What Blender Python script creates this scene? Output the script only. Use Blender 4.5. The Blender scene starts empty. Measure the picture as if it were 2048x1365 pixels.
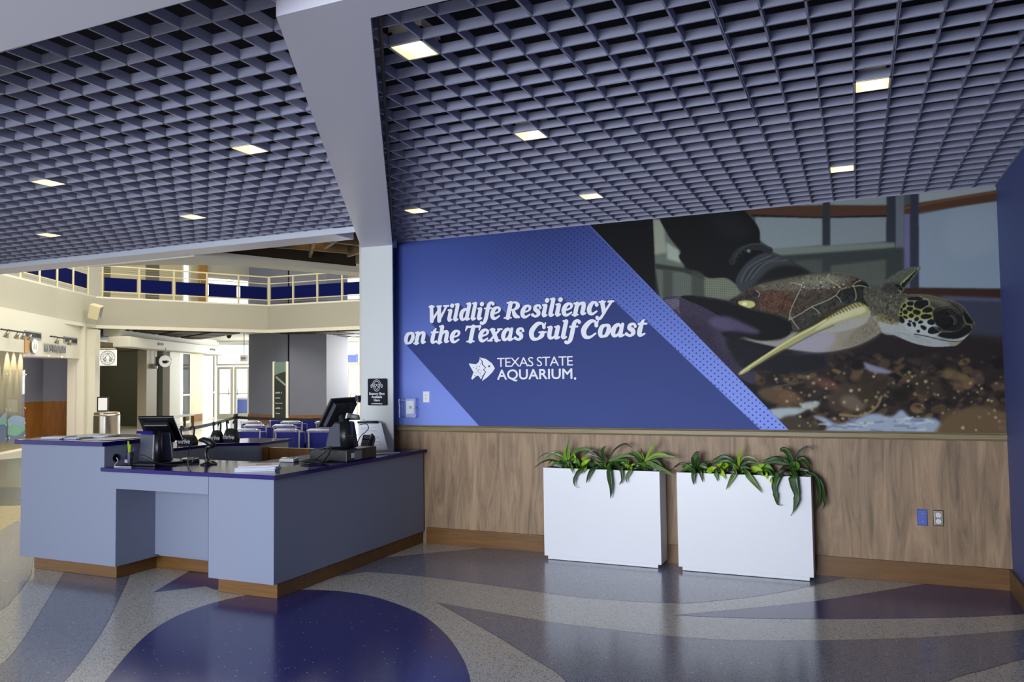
import bpy, math, random
import numpy as np
from mathutils import Vector, Matrix
# ------------------------------------------------------------------ camera, world, light, exposure
S = bpy.context.scene
COL = S.collection
F_PX, YAW, PITCH, ROLL = 1576.32, -0.4128, 0.0477, -0.0133
CAM = Vector((0.0, -6.4053, 1.5))
_f = Vector((math.sin(YAW)*math.cos(PITCH), math.cos(YAW)*math.cos(PITCH), math.sin(PITCH)))
_r0 = Vector((math.cos(YAW), -math.sin(YAW), 0)); _u0 = _r0.cross(_f)
_r = math.cos(ROLL)*_r0 + math.sin(ROLL)*_u0; _u = -math.sin(ROLL)*_r0 + math.cos(ROLL)*_u0
cd = bpy.data.cameras.new('camera'); cam = bpy.data.objects.new('camera', cd); COL.objects.link(cam)
cd.sensor_width = 36; cd.lens = F_PX/2048*36; cd.clip_end = 200; cd.clip_start = .05
m = Matrix((_r, _u, -_f)).transposed().to_4x4(); m.translation = CAM; cam.matrix_world = m
S.camera = cam
S.view_settings.view_transform = 'Standard'; S.view_settings.look = 'None'
S.view_settings.exposure = 0.85; S.view_settings.gamma = 1
S.view_settings.use_curve_mapping = False
w = bpy.data.worlds.new('daylight'); S.world = w; w.use_nodes = True
bg = w.node_tree.nodes['Background']; bg.inputs[0].default_value = (.86, .92, 1.0, 1); bg.inputs[1].default_value = 1.5
def area(name, loc, tgt, sx, sy, power, color, spread=180):
    l = bpy.data.lights.new(name, 'AREA'); l.shape = 'RECTANGLE'; l.size = sx; l.size_y = sy; l.energy = power; l.color = color; l.spread = math.radians(spread)
    o = bpy.data.objects.new(name, l); COL.objects.link(o); o.location = loc
    o.rotation_euler = (Vector(tgt)-Vector(loc)).to_track_quat('-Z', 'Y').to_euler(); return o
area('entrance_daylight', (-3.0, -11.2, 1.8), (-2.5, 0, 1.0), 4.2, 2.8, 98, (.86, .91, 1.0), 80)
area('atrium_skylight', (-13.5, 7.0, 8.2), (-13.5, 7.0, 0), 10, 8, 820, (1.0, .95, .82))
area('atrium_windows', (-19.0, 21.5, 2.6), (-17, 12, .5), 9, 3, 800, (1.0, .97, .9))
S.cycles.use_denoising = True
S.cycles.max_bounces = 8; S.cycles.diffuse_bounces = 4; S.cycles.glossy_bounces = 4; S.cycles.transparent_max_bounces = 12
S.cycles.sample_clamp_indirect = 6

# where a point of the print / of a building line lies (survey from the same station as the camera)
def ray(px, py): return _f + _r*((px-1024)/F_PX) - _u*((py-682.5)/F_PX)
def at_y(px, py, Y): d = ray(px, py); t = (Y-CAM.y)/d.y; return CAM+d*t
def at_z(px, py, Z): d = ray(px, py); t = (Z-CAM.z)/d.z; return CAM+d*t
def on_line(px, P, Q, py=770):
    d = ray(px, py); ex, ey = Q[0]-P[0], Q[1]-P[1]; nx, ny = -ey, ex
    t = ((P[0]-CAM.x)*nx+(P[1]-CAM.y)*ny)/(d.x*nx+d.y*ny); p = CAM+d*t; return (p.x, p.y)
def to_px(X, Y, Z):
    a, b, c = X-CAM.x, Y-CAM.y, Z-CAM.z
    z = a*_f.x+b*_f.y+c*_f.z
    return 1024+F_PX*(a*_r.x+b*_r.y+c*_r.z)/z, 682.5-F_PX*(a*_u.x+b*_u.y+c*_u.z)/z

# ------------------------------------------------------------------ materials
def lin(c):
    return tuple((x/255/12.92 if x/255 <= .04045 else ((x/255+.055)/1.055)**2.4) for x in c)
MATS = {}
def mat(name, col, rough=.5, metal=0, spec=.5, noise=0, nscale=8, bump=0, bscale=60, emis=None, estr=0, coat=0, stretch=None, alpha=1, dark=.75):
    if name in MATS: return MATS[name]
    m = bpy.data.materials.new(name); m.use_nodes = True; nt = m.node_tree; N = nt.nodes; L = nt.links
    b = N['Principled BSDF']; c = (*lin(col), 1)
    b.inputs['Base Color'].default_value = c; b.inputs['Roughness'].default_value = rough; b.inputs['Metallic'].default_value = metal
    b.inputs['Specular IOR Level'].default_value = spec; b.inputs['Coat Weight'].default_value = coat
    tc = N.new('ShaderNodeTexCoord'); mp = N.new('ShaderNodeMapping'); L.new(tc.outputs['Object'], mp.inputs[0])
    if stretch: mp.inputs['Scale'].default_value = stretch
    nz = N.new('ShaderNodeTexNoise'); nz.inputs['Scale'].default_value = nscale; nz.inputs['Detail'].default_value = 4; L.new(mp.outputs[0], nz.inputs[0])
    mx = N.new('ShaderNodeMix'); mx.data_type = 'RGBA'; mx.inputs['A'].default_value = c; mx.inputs['B'].default_value = (c[0]*dark, c[1]*dark, c[2]*dark, 1)
    ml = N.new('ShaderNodeMath'); ml.operation = 'MULTIPLY'; ml.inputs[1].default_value = noise if noise else .12; L.new(nz.outputs[0], ml.inputs[0])
    L.new(ml.outputs[0], mx.inputs['Factor']); L.new(mx.outputs['Result'], b.inputs['Base Color'])
    if bump:
        n2 = N.new('ShaderNodeTexNoise'); n2.inputs['Scale'].default_value = bscale; n2.inputs['Detail'].default_value = 3; L.new(mp.outputs[0], n2.inputs[0])
        bp = N.new('ShaderNodeBump'); bp.inputs['Strength'].default_value = bump; bp.inputs['Distance'].default_value = .01
        L.new(n2.outputs[0], bp.inputs['Height']); L.new(bp.outputs[0], b.inputs['Normal'])
    if emis: b.inputs['Emission Color'].default_value = (*lin(emis), 1); b.inputs['Emission Strength'].default_value = estr
    MATS[name] = m; return m
def wood(name, c1, c2, rough=.45, vertical=True, scale=1., spec=.4):
    m = bpy.data.materials.new(name); m.use_nodes = True; nt = m.node_tree; N = nt.nodes; L = nt.links; b = N['Principled BSDF']
    tc = N.new('ShaderNodeTexCoord'); mp = N.new('ShaderNodeMapping'); L.new(tc.outputs['Object'], mp.inputs[0])
    mp.inputs['Scale'].default_value = (6*scale, 6*scale, .8*scale) if vertical else (1.1*scale, 9*scale, 14*scale)
    n1 = N.new('ShaderNodeTexNoise'); n1.inputs['Scale'].default_value = 1.6; n1.inputs['Detail'].default_value = 9; n1.inputs['Roughness'].default_value = .62; n1.inputs['Distortion'].default_value = 1.6
    L.new(mp.outputs[0], n1.inputs[0])
    mp2 = N.new('ShaderNodeMapping'); L.new(tc.outputs['Object'], mp2.inputs[0]); mp2.inputs['Scale'].default_value = (90, 90, 2.5) if vertical else (2.5, 90, 90)
    n2 = N.new('ShaderNodeTexNoise'); n2.inputs['Scale'].default_value = 1.5; n2.inputs['Detail'].default_value = 5; L.new(mp2.outputs[0], n2.inputs[0])
    ad = N.new('ShaderNodeMath'); ad.operation = 'MULTIPLY_ADD'; ad.inputs[1].default_value = .22; L.new(n2.outputs[0], ad.inputs[0]); L.new(n1.outputs[0], ad.inputs[2])
    cr = N.new('ShaderNodeValToRGB'); e = cr.color_ramp; e.elements[0].position = .36; e.elements[0].color = (*lin(c1), 1); e.elements[1].position = .8; e.elements[1].color = (*lin(c2), 1)
    L.new(ad.outputs[0], cr.inputs[0]); L.new(cr.outputs[0], b.inputs['Base Color']); b.inputs['Roughness'].default_value = rough; b.inputs['Specular IOR Level'].default_value = spec
    return m
def terrazzo(name, base, dark, light=(225, 222, 212), rough=.19):
    m = bpy.data.materials.new(name); m.use_nodes = True; nt = m.node_tree; N = nt.nodes; L = nt.links; b = N['Principled BSDF']
    tc = N.new('ShaderNodeTexCoord')
    def ramp(src, p0, c0, p1, c1, interp='LINEAR'):
        r = N.new('ShaderNodeValToRGB'); r.color_ramp.interpolation = interp; r.color_ramp.elements[0].position = p0; r.color_ramp.elements[0].color = (*c0, 1); r.color_ramp.elements[1].position = p1; r.color_ramp.elements[1].color = (*c1, 1); L.new(src, r.inputs[0]); return r
    v = N.new('ShaderNodeTexVoronoi'); v.inputs['Scale'].default_value = 190; L.new(tc.outputs['Object'], v.inputs[0])
    sep = N.new('ShaderNodeSeparateColor'); L.new(v.outputs['Color'], sep.inputs[0])
    r1 = ramp(sep.outputs[0], .0, lin(dark), .32, lin(base))                      # fine dark chips
    n = N.new('ShaderNodeTexNoise'); n.inputs['Scale'].default_value = 420; n.inputs['Detail'].default_value = 2; L.new(tc.outputs['Object'], n.inputs[0])
    mx = N.new('ShaderNodeMix'); mx.data_type = 'RGBA'; mx.blend_type = 'MULTIPLY'; mx.inputs['Factor'].default_value = .55
    r2 = ramp(n.outputs[0], .3, (.55, .55, .55), .62, (1.15, 1.15, 1.15)); L.new(r1.outputs[0], mx.inputs['A']); L.new(r2.outputs[0], mx.inputs['B'])
    v2 = N.new('ShaderNodeTexVoronoi'); v2.inputs['Scale'].default_value = 62; L.new(tc.outputs['Object'], v2.inputs[0])
    s2 = N.new('ShaderNodeSeparateColor'); L.new(v2.outputs['Color'], s2.inputs[0])
    k = ramp(s2.outputs[1], .962, (0, 0, 0), .97, (1, 1, 1), 'CONSTANT'); dd = ramp(v2.outputs['Distance'], .22, (1, 1, 1), .3, (0, 0, 0))
    ml = N.new('ShaderNodeMath'); ml.operation = 'MULTIPLY'; L.new(k.outputs[0], ml.inputs[0]); L.new(dd.outputs[0], ml.inputs[1])
    m2 = N.new('ShaderNodeMix'); m2.data_type = 'RGBA'; L.new(ml.outputs[0], m2.inputs['Factor']); L.new(mx.outputs['Result'], m2.inputs['A']); m2.inputs['B'].default_value = (*lin(light), 1)
    L.new(m2.outputs['Result'], b.inputs['Base Color']); b.inputs['Roughness'].default_value = rough; b.inputs['Specular IOR Level'].default_value = .5; b.inputs['Coat Weight'].default_value = .15; b.inputs['Coat Roughness'].default_value = .17
    return m
def glass(name, tint=(.96, .98, 1)):
    m = bpy.data.materials.new(name); m.use_nodes = True; nt = m.node_tree; N = nt.nodes; L = nt.links; N.remove(N['Principled BSDF'])
    t = N.new('ShaderNodeBsdfTransparent'); t.inputs[0].default_value = (*tint, 1); g = N.new('ShaderNodeBsdfGlossy'); g.inputs['Roughness'].default_value = .03
    x = N.new('ShaderNodeMixShader'); x.inputs[0].default_value = .05
    L.new(t.outputs[0], x.inputs[1]); L.new(g.outputs[0], x.inputs[2]); L.new(x.outputs[0], N['Material Output'].inputs[0]); return m
M = dict(
    beam=mat('painted_plaster_lavender', (214, 212, 226), .42, spec=.5, noise=.25, nscale=2, dark=.9),
    grid=mat('grey_enamel_grid', (156, 158, 182), .32, spec=.55, noise=.25, nscale=3),
    gridframe=mat('pale_trim_enamel', (205, 212, 226), .35),
    plenum=mat('black_plenum', (14, 13, 16), .9),
    cream=mat('cream_wall_paint', (206, 203, 190), .6, noise=.2, nscale=1.5, dark=.9, bump=.05),
    cream2=mat('warm_cream_paint', (206, 196, 162), .6),
    concrete=mat('board_concrete', (124, 116, 94), .75, noise=.9, nscale=2.2, dark=.62, stretch=(1, 1, .5), bump=.2, bscale=14),
    column=mat('column_paint_cool_white', (210, 214, 214), .5),
    lam=mat('grey_desk_laminate', (132, 140, 162), .5, noise=.5, nscale=160, dark=.78, spec=.35),
    slab=mat('navy_solid_counter', (26, 8, 112), .12, spec=.22, noise=.9, nscale=70, dark=.4),
    base=wood('amber_base_wood', (88, 60, 28), (120, 84, 42), .4, False),
    rail=wood('olive_rail_wood', (112, 98, 68), (142, 126, 92), .4, False),
    wains=wood('taupe_wood_panel', (98, 79, 60), (168, 140, 110), .5),
    amberv=wood('amber_panel_wood', (104, 66, 26), (138, 92, 42), .45),
    white=mat('white_planter_laminate', (224, 226, 232), .3, noise=.1, dark=.95),
    black=mat('black_plastic', (22, 23, 28), .38, spec=.5, noise=.2),
    black2=mat('matte_black_rubber', (12, 12, 14), .6),
    screen=mat('screen_black', (6, 6, 9), .08),
    slate=mat('slate_blue_plastic', (44, 48, 66), .35),
    grey=mat('grey_plastic', (120, 124, 130), .4),
    silver=mat('silver_plastic', (190, 192, 196), .3, metal=.3),
    steel=mat('brushed_steel', (170, 162, 148), .24, metal=1, noise=.5, nscale=6, stretch=(30, 30, .3), dark=.6),
    chrome=mat('chrome_tube', (225, 225, 225), .16, metal=1),
    rblue=mat('royal_blue_plastic', (14, 20, 130), .5, spec=.3),
    wblue=mat('side_wall_blue', (74, 86, 142), .55, noise=.1, dark=.92),
    plateblue=mat('blue_cover_plate', (78, 98, 178), .4),
    paper=mat('white_paper', (226, 228, 236), .7),
    navyfab=mat('navy_mesh_fabric', (6, 14, 72), .9, spec=.1, bump=.3, bscale=200),
    greyblue=mat('grey_blue_wall', (112, 116, 134), .7, noise=.2, nscale=2),
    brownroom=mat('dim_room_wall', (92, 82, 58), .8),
    ink=mat('dark_ink', (14, 18, 30), .6, spec=.2),
    letter=mat('white_vinyl_letter', (238, 240, 246), .6, spec=.1),
    warm=mat('warm_lamp_lens', (255, 240, 200), .5, emis=(255, 226, 170), estr=6),
    warmbox=mat('lamp_box_reflector', (246, 236, 205), .35),
    bronze=mat('dark_bronze_grille', (52, 42, 30), .6),
    soil=mat('mossy_soil', (44, 40, 24), .95, noise=1, nscale=60, bump=.8, bscale=90),
    skyglass=glass('clear_glass'),
    frame=mat('cream_window_frame', (226, 222, 200), .5),
    door=mat('tan_door', (176, 128, 60), .5),
    redbr=mat('dark_red_bench', (70, 34, 26), .5),
)
T_LIGHT = terrazzo('terrazzo_pale_grey', (206, 203, 194), (96, 94, 90))
T_MID = terrazzo('terrazzo_slate_grey', (134, 138, 156), (46, 48, 60))
T_NAVY = terrazzo('terrazzo_navy', (50, 50, 122), (26, 26, 70), (190, 190, 200))
T_TAN = terrazzo('terrazzo_tan', (112, 98, 74), (80, 70, 54))
T_GLARE = terrazzo('terrazzo_sand_glare', (196, 180, 134), (130, 118, 90))
T_DARK = terrazzo('terrazzo_charcoal', (38, 40, 54), (26, 26, 36))

# ------------------------------------------------------------------ mesh helpers
class MB:
    def __init__(s): s.v, s.f, s.m = [], [], []
    def quad(s, vs, mi=0): n = len(s.v); s.v += [tuple(v) for v in vs]; s.f.append(tuple(range(n, n+len(vs)))); s.m.append(mi); return s
    def hexa(s, p, mi=0):
        n = len(s.v); s.v += [tuple(q) for q in p]
        for f in ((0, 3, 2, 1), (4, 5, 6, 7), (0, 1, 5, 4), (1, 2, 6, 5), (2, 3, 7, 6), (3, 0, 4, 7)): s.f.append(tuple(n+i for i in f)); s.m.append(mi)
        return s
    def box(s, x0, y0, z0, x1, y1, z1, mi=0):
        if x0 > x1: x0, x1 = x1, x0
        if y0 > y1: y0, y1 = y1, y0
        if z0 > z1: z0, z1 = z1, z0
        return s.hexa([(x0, y0, z0), (x1, y0, z0), (x1, y1, z0), (x0, y1, z0), (x0, y0, z1), (x1, y0, z1), (x1, y1, z1), (x0, y1, z1)], mi)
    def obox(s, c, size, R=None, mi=0):
        a, b, d = size[0]/2, size[1]/2, size[2]/2; c = Vector(c)
        P = [(-a, -b, -d), (a, -b, -d), (a, b, -d), (-a, b, -d), (-a, -b, d), (a, -b, d), (a, b, d), (-a, b, d)]
        return s.hexa([c+(R @ Vector(p) if R else Vector(p)) for p in P], mi)
    def prism(s, poly, z0, z1, mi=0, cap=True):
        a = sum(poly[i][0]*poly[(i+1) % len(poly)][1]-poly[(i+1) % len(poly)][0]*poly[i][1] for i in range(len(poly)))
        if a < 0: poly = poly[::-1]
        n = len(s.v); k = len(poly)
        s.v += [(p[0], p[1], z0) for p in poly]+[(p[0], p[1], z1) for p in poly]
        for i in range(k): j = (i+1) % k; s.f.append((n+i, n+j, n+k+j, n+k+i)); s.m.append(mi)
        if cap: s.f.append(tuple(n+i for i in reversed(range(k)))); s.m.append(mi); s.f.append(tuple(n+k+i for i in range(k))); s.m.append(mi)
        return s
    def wallseg(s, P, Q, z0, z1, t=.1, mi=0):     # upright slab from P to Q, thickness to the far side
        ex, ey = Q[0]-P[0], Q[1]-P[1]; L = math.hypot(ex, ey); nx, ny = -ey/L, ex/L
        if nx*(CAM.x-P[0])+ny*(CAM.y-P[1]) > 0: nx, ny = -nx, -ny
        return s.prism([P, Q, (Q[0]+nx*t, Q[1]+ny*t), (P[0]+nx*t, P[1]+ny*t)], z0, z1, mi)
    def tube(s, pts, r, n=8, mi=0, cap=True, smooth=0):
        pts = [Vector(p) for p in pts]
        if smooth:
            q = []
            for i in range(len(pts)-1):
                a, b, c, d = pts[max(i-1, 0)], pts[i], pts[i+1], pts[min(i+2, len(pts)-1)]
                for t in range(smooth):
                    t /= smooth; q.append(.5*((2*b)+(c-a)*t+(2*a-5*b+4*c-d)*t*t+(3*b-a-3*c+d)*t**3))
            pts = q+[pts[-1]]
        k = len(pts); base = len(s.v); up = None
        for i, p in enumerate(pts):
            t = (pts[min(i+1, k-1)]-pts[max(i-1, 0)])
            t = t.normalized() if t.length > 1e-9 else Vector((0, 0, 1))
            if up is None: up = Vector((0, 0, 1)) if abs(t.z) < .9 else Vector((1, 0, 0))
            x = t.cross(up)
            if x.length < 1e-5: x = t.orthogonal()
            x.normalize(); y = x.cross(t); up = y
            rr = r[i] if isinstance(r, (list, tuple)) and len(r) == k else (r if not isinstance(r, (list, tuple)) else r[0]+(r[-1]-r[0])*i/(k-1))
            for j in range(n): a = 2*math.pi*j/n; s.v.append(tuple(p+x*(rr*math.cos(a))+y*(rr*math.sin(a))))
        for i in range(k-1):
            for j in range(n): a = base+i*n+j; b = base+i*n+(j+1) % n; s.f.append((a, b, b+n, a+n)); s.m.append(mi)
        if cap: s.f.append(tuple(base+j for j in reversed(range(n)))); s.m.append(mi); s.f.append(tuple(base+(k-1)*n+j for j in range(n))); s.m.append(mi)
        return s
    def lathe(s, prof, c=(0, 0, 0), n=24, mi=0, R=None):
        base = len(s.v)
        for r, z in prof:
            for j in range(n):
                a = 2*math.pi*j/n; v = Vector((r*math.cos(a), r*math.sin(a), z)); v = R @ v if R else v; s.v.append((v.x+c[0], v.y+c[1], v.z+c[2]))
        for i in range(len(prof)-1):
            for j in range(n): a = base+i*n+j; b = base+i*n+(j+1) % n; s.f.append((a, b, b+n, a+n)); s.m.append(mi)
        s.f.append(tuple(base+j for j in reversed(range(n)))); s.m.append(mi); s.f.append(tuple(base+(len(prof)-1)*n+j for j in range(n))); s.m.append(mi)
        return s
    def build(s, name, mats, parent=None, bevel=0, smooth=False, kind=None, label=None, cat=None, group=None, seg=2):
        me = bpy.data.meshes.new(name); mats = mats if isinstance(mats, (list, tuple)) else [mats]
        off = Vector((0, 0, 0)); inv = None
        if parent is not None: inv = WORLD[parent.name].inverted()
        vs = [tuple(inv @ Vector(v)) for v in s.v] if inv else s.v
        me.from_pydata(vs, [], s.f)
        for a in mats: me.materials.append(a)
        if len(mats) > 1: me.polygons.foreach_set('material_index', s.m)
        if smooth: me.polygons.foreach_set('use_smooth', [True]*len(me.polygons))
        me.update()
        o = bpy.data.objects.new(name, me); COL.objects.link(o)
        WORLD[o.name] = Matrix.Identity(4)
        if parent is not None: o.parent = parent; WORLD[o.name] = WORLD[parent.name].copy()
        if bevel:
            b = o.modifiers.new('bevel', 'BEVEL'); b.width = bevel; b.segments = seg; b.limit_method = 'ANGLE'; b.angle_limit = math.radians(40)
        if kind: o['kind'] = kind
        if label: o['label'] = label
        if cat: o['category'] = cat
        if group: o['group'] = group
        return o
WORLD = {}
def thing(name, label, cat, loc=(0, 0, 0), rz=0, group=None):
    o = bpy.data.objects.new(name, None); COL.objects.link(o); o.empty_display_size = .1
    o.location = loc; o.rotation_euler = (0, 0, rz); o['label'] = label; o['category'] = cat
    if group: o['group'] = group
    WORLD[o.name] = Matrix.Translation(loc) @ Matrix.Rotation(rz, 4, 'Z'); return o
def dup(o, loc, rz=0, label=None, parent=None):
    c = o.copy(); COL.objects.link(c)
    if parent is None:
        c.location = loc; c.rotation_euler = (0, 0, rz)
        if label: c['label'] = label
    else: c.parent = parent
    for ch in KIDS(o): dup(ch, None, parent=c)
    return c
def KIDS(o): return [x for x in list(bpy.data.objects) if x.parent == o]
def struct(b, name, mats, **k): return b.build(name, mats, kind='structure', **k)
def text_mesh(body, size, M4, name, material, parent=None, bold=0, align='CENTER', space=1., shear=0, depth=.001, label=None, line=.9, xs=1.):
    cu = bpy.data.curves.new('t', 'FONT'); cu.body = body; cu.size = size; cu.align_x = align; cu.align_y = 'CENTER'; cu.offset = bold; cu.space_character = space; cu.shear = shear; cu.extrude = depth; cu.space_line = line
    cu.resolution_u = 3
    o = bpy.data.objects.new('t', cu); COL.objects.link(o); dg = bpy.context.evaluated_depsgraph_get(); dg.update()
    me = bpy.data.meshes.new_from_object(o.evaluated_get(dg)); bpy.data.objects.remove(o); bpy.data.curves.remove(cu)
    me.transform(Matrix.Diagonal((xs, 1, 1, 1)))
    me.transform(M4); me.name = name
    if parent is not None: me.transform(WORLD[parent.name].inverted())
    me.materials.clear(); me.materials.append(material)
    r = bpy.data.objects.new(name, me); COL.objects.link(r); WORLD[r.name] = Matrix.Identity(4)
    if parent is not None: r.parent = parent; WORLD[r.name] = WORLD[parent.name].copy()
    if label: r['label'] = label
    return r
def face_m(c, right, up=(0, 0, 1)):        # frame whose +X runs along `right`, +Y along `up`
    r = Vector(right).normalized(); u = Vector(up).normalized(); n = r.cross(u); m = Matrix((r, u, n)).transposed().to_4x4(); m.translation = Vector(c); return m
random.seed(7)

# ---- photographic print on the mural, painted with numpy ----
def _blur(a, s):
    if s <= 0: return a
    r = int(3*s+1); k = np.exp(-0.5*(np.arange(-r, r+1)/s)**2); k /= k.sum()
    for ax in (0, 1):
        n = a.shape[ax]; m = n + 2*r; L = 1
        while L < m + 2*r: L *= 2
        pw = [(0, 0)]*a.ndim; pw[ax] = (r, r); b = np.pad(a, pw, mode='edge')
        K = np.fft.rfft(k, L); sh = [1]*a.ndim; sh[ax] = len(K)
        c = np.fft.irfft(np.fft.rfft(b, L, axis=ax)*K.reshape(sh), L, axis=ax)
        sl = [slice(None)]*a.ndim; sl[ax] = slice(2*r, 2*r+n); a = c[tuple(sl)]
    return a
class Canvas:
    def __init__(s, x0, y0, x1, y1, ss):
        s.x0, s.y0, s.ss = x0, y0, ss
        s.W, s.H = int((x1-x0)*ss), int((y1-y0)*ss)
        s.img = np.zeros((s.H, s.W, 3)); s.set(1, 0, 0)
        s.rng = np.random.RandomState(4)
    def set(s, k, ox, oy): s.k, s.ox, s.oy = k, ox, oy      # local drawing frame
    def P(s, pts):
        p = np.array(pts, float)
        p[:, 0] = (p[:, 0]*s.k + s.ox - s.x0)*s.ss; p[:, 1] = (p[:, 1]*s.k + s.oy - s.y0)*s.ss
        return p
    @staticmethod
    def smooth(p, closed=True, n=6):
        q = []; N = len(p)
        for i in range(N if closed else N-1):
            a, b, c, d = (p[(i-1) % N] if closed or i else p[0]), p[i], p[(i+1) % N], (p[(i+2) % N] if closed or i+2 < N else p[-1])
            for t in np.arange(n)/n:
                q.append(.5*((2*b)+(c-a)*t+(2*a-5*b+4*c-d)*t*t+(3*b-a-3*c+d)*t**3))
        if not closed: q.append(p[-1])
        return np.array(q)
    def mask(s, p, pad=0):
        x0 = int(max(0, p[:, 0].min()-pad)); x1 = int(min(s.W, p[:, 0].max()+2+pad)); y0 = int(max(0, p[:, 1].min()-pad)); y1 = int(min(s.H, p[:, 1].max()+2+pad))
        if x1 <= x0 or y1 <= y0: return None
        X, Y = np.meshgrid(np.arange(x0, x1)+.5, np.arange(y0, y1)+.5)
        m = np.zeros(X.shape, bool); N = len(p)
        for i in range(N):
            ax, ay = p[i]; bx, by = p[(i+1) % N]
            if ay == by: continue
            c = (ay > Y) != (by > Y)
            m ^= c & (X < (bx-ax)*(Y-ay)/(by-ay)+ax)
        return (slice(y0, y1), slice(x0, x1)), m.astype(float)
    def comp(s, sl, m, col, a=1.):
        col = np.array(col, float)
        s.img[sl] += (col - s.img[sl])*(m*a)[..., None]
    def poly(s, pts, col, blur=.6, a=1., curve=True):
        p = s.P(pts)
        if curve: p = s.smooth(p)
        b = blur*s.ss
        r = s.mask(p, 3*b+2)
        if r is None: return
        sl, m = r
        s.comp(sl, _blur(m, b), col, a)
    def line(s, pts, col, w, blur=.3, a=1., w2=None, curve=True):
        p = s.P(pts)
        if curve and len(p) > 2: p = s.smooth(p, False)
        w = w*s.k*s.ss/2; w2 = w if w2 is None else w2*s.k*s.ss/2
        pad = max(w, w2)+3*blur*s.ss+2
        x0 = int(max(0, p[:, 0].min()-pad)); x1 = int(min(s.W, p[:, 0].max()+2+pad)); y0 = int(max(0, p[:, 1].min()-pad)); y1 = int(min(s.H, p[:, 1].max()+2+pad))
        if x1 <= x0 or y1 <= y0: return
        X, Y = np.meshgrid(np.arange(x0, x1)+.5, np.arange(y0, y1)+.5)
        best = np.full(X.shape, 1e9); n = len(p)-1
        for i in range(n):
            a0, b0 = p[i], p[i+1]; d = b0-a0; L = d@d+1e-9
            t = np.clip(((X-a0[0])*d[0]+(Y-a0[1])*d[1])/L, 0, 1)
            ww = w+(w2-w)*(i+t)/n
            best = np.minimum(best, np.hypot(X-a0[0]-t*d[0], Y-a0[1]-t*d[1])-ww)
        m = np.clip(.5-best/(1+blur*s.ss), 0, 1)
        s.comp((slice(y0, y1), slice(x0, x1)), m, col, a)
    def ell(s, cx, cy, rx, ry, col, rot=0, blur=.4, a=1.):
        t = np.linspace(0, 2*np.pi, 28, endpoint=False); c, d = np.cos(rot), np.sin(rot)
        s.poly([(cx+rx*np.cos(u)*c-ry*np.sin(u)*d, cy+rx*np.cos(u)*d+ry*np.sin(u)*c) for u in t], col, blur, a, False)
    def noise(s, scale, sx=1, sy=1):
        n = s.rng.randn(s.H, s.W); n = _blur(n, scale*s.ss) if sx == sy else _blur(n, scale*s.ss)
        return n/n.std()
    def clipnoise(s, pts, amp, scale, stretch=None):      # mottling inside an outline
        sl, m = s.mask(s.smooth(s.P(pts)))
        n = s.rng.randn(*m.shape)
        n = _blur(n, scale*s.ss); n /= n.std()+1e-9
        s.img[sl] += (n*_blur(m, 1.)*amp)[..., None]
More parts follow.
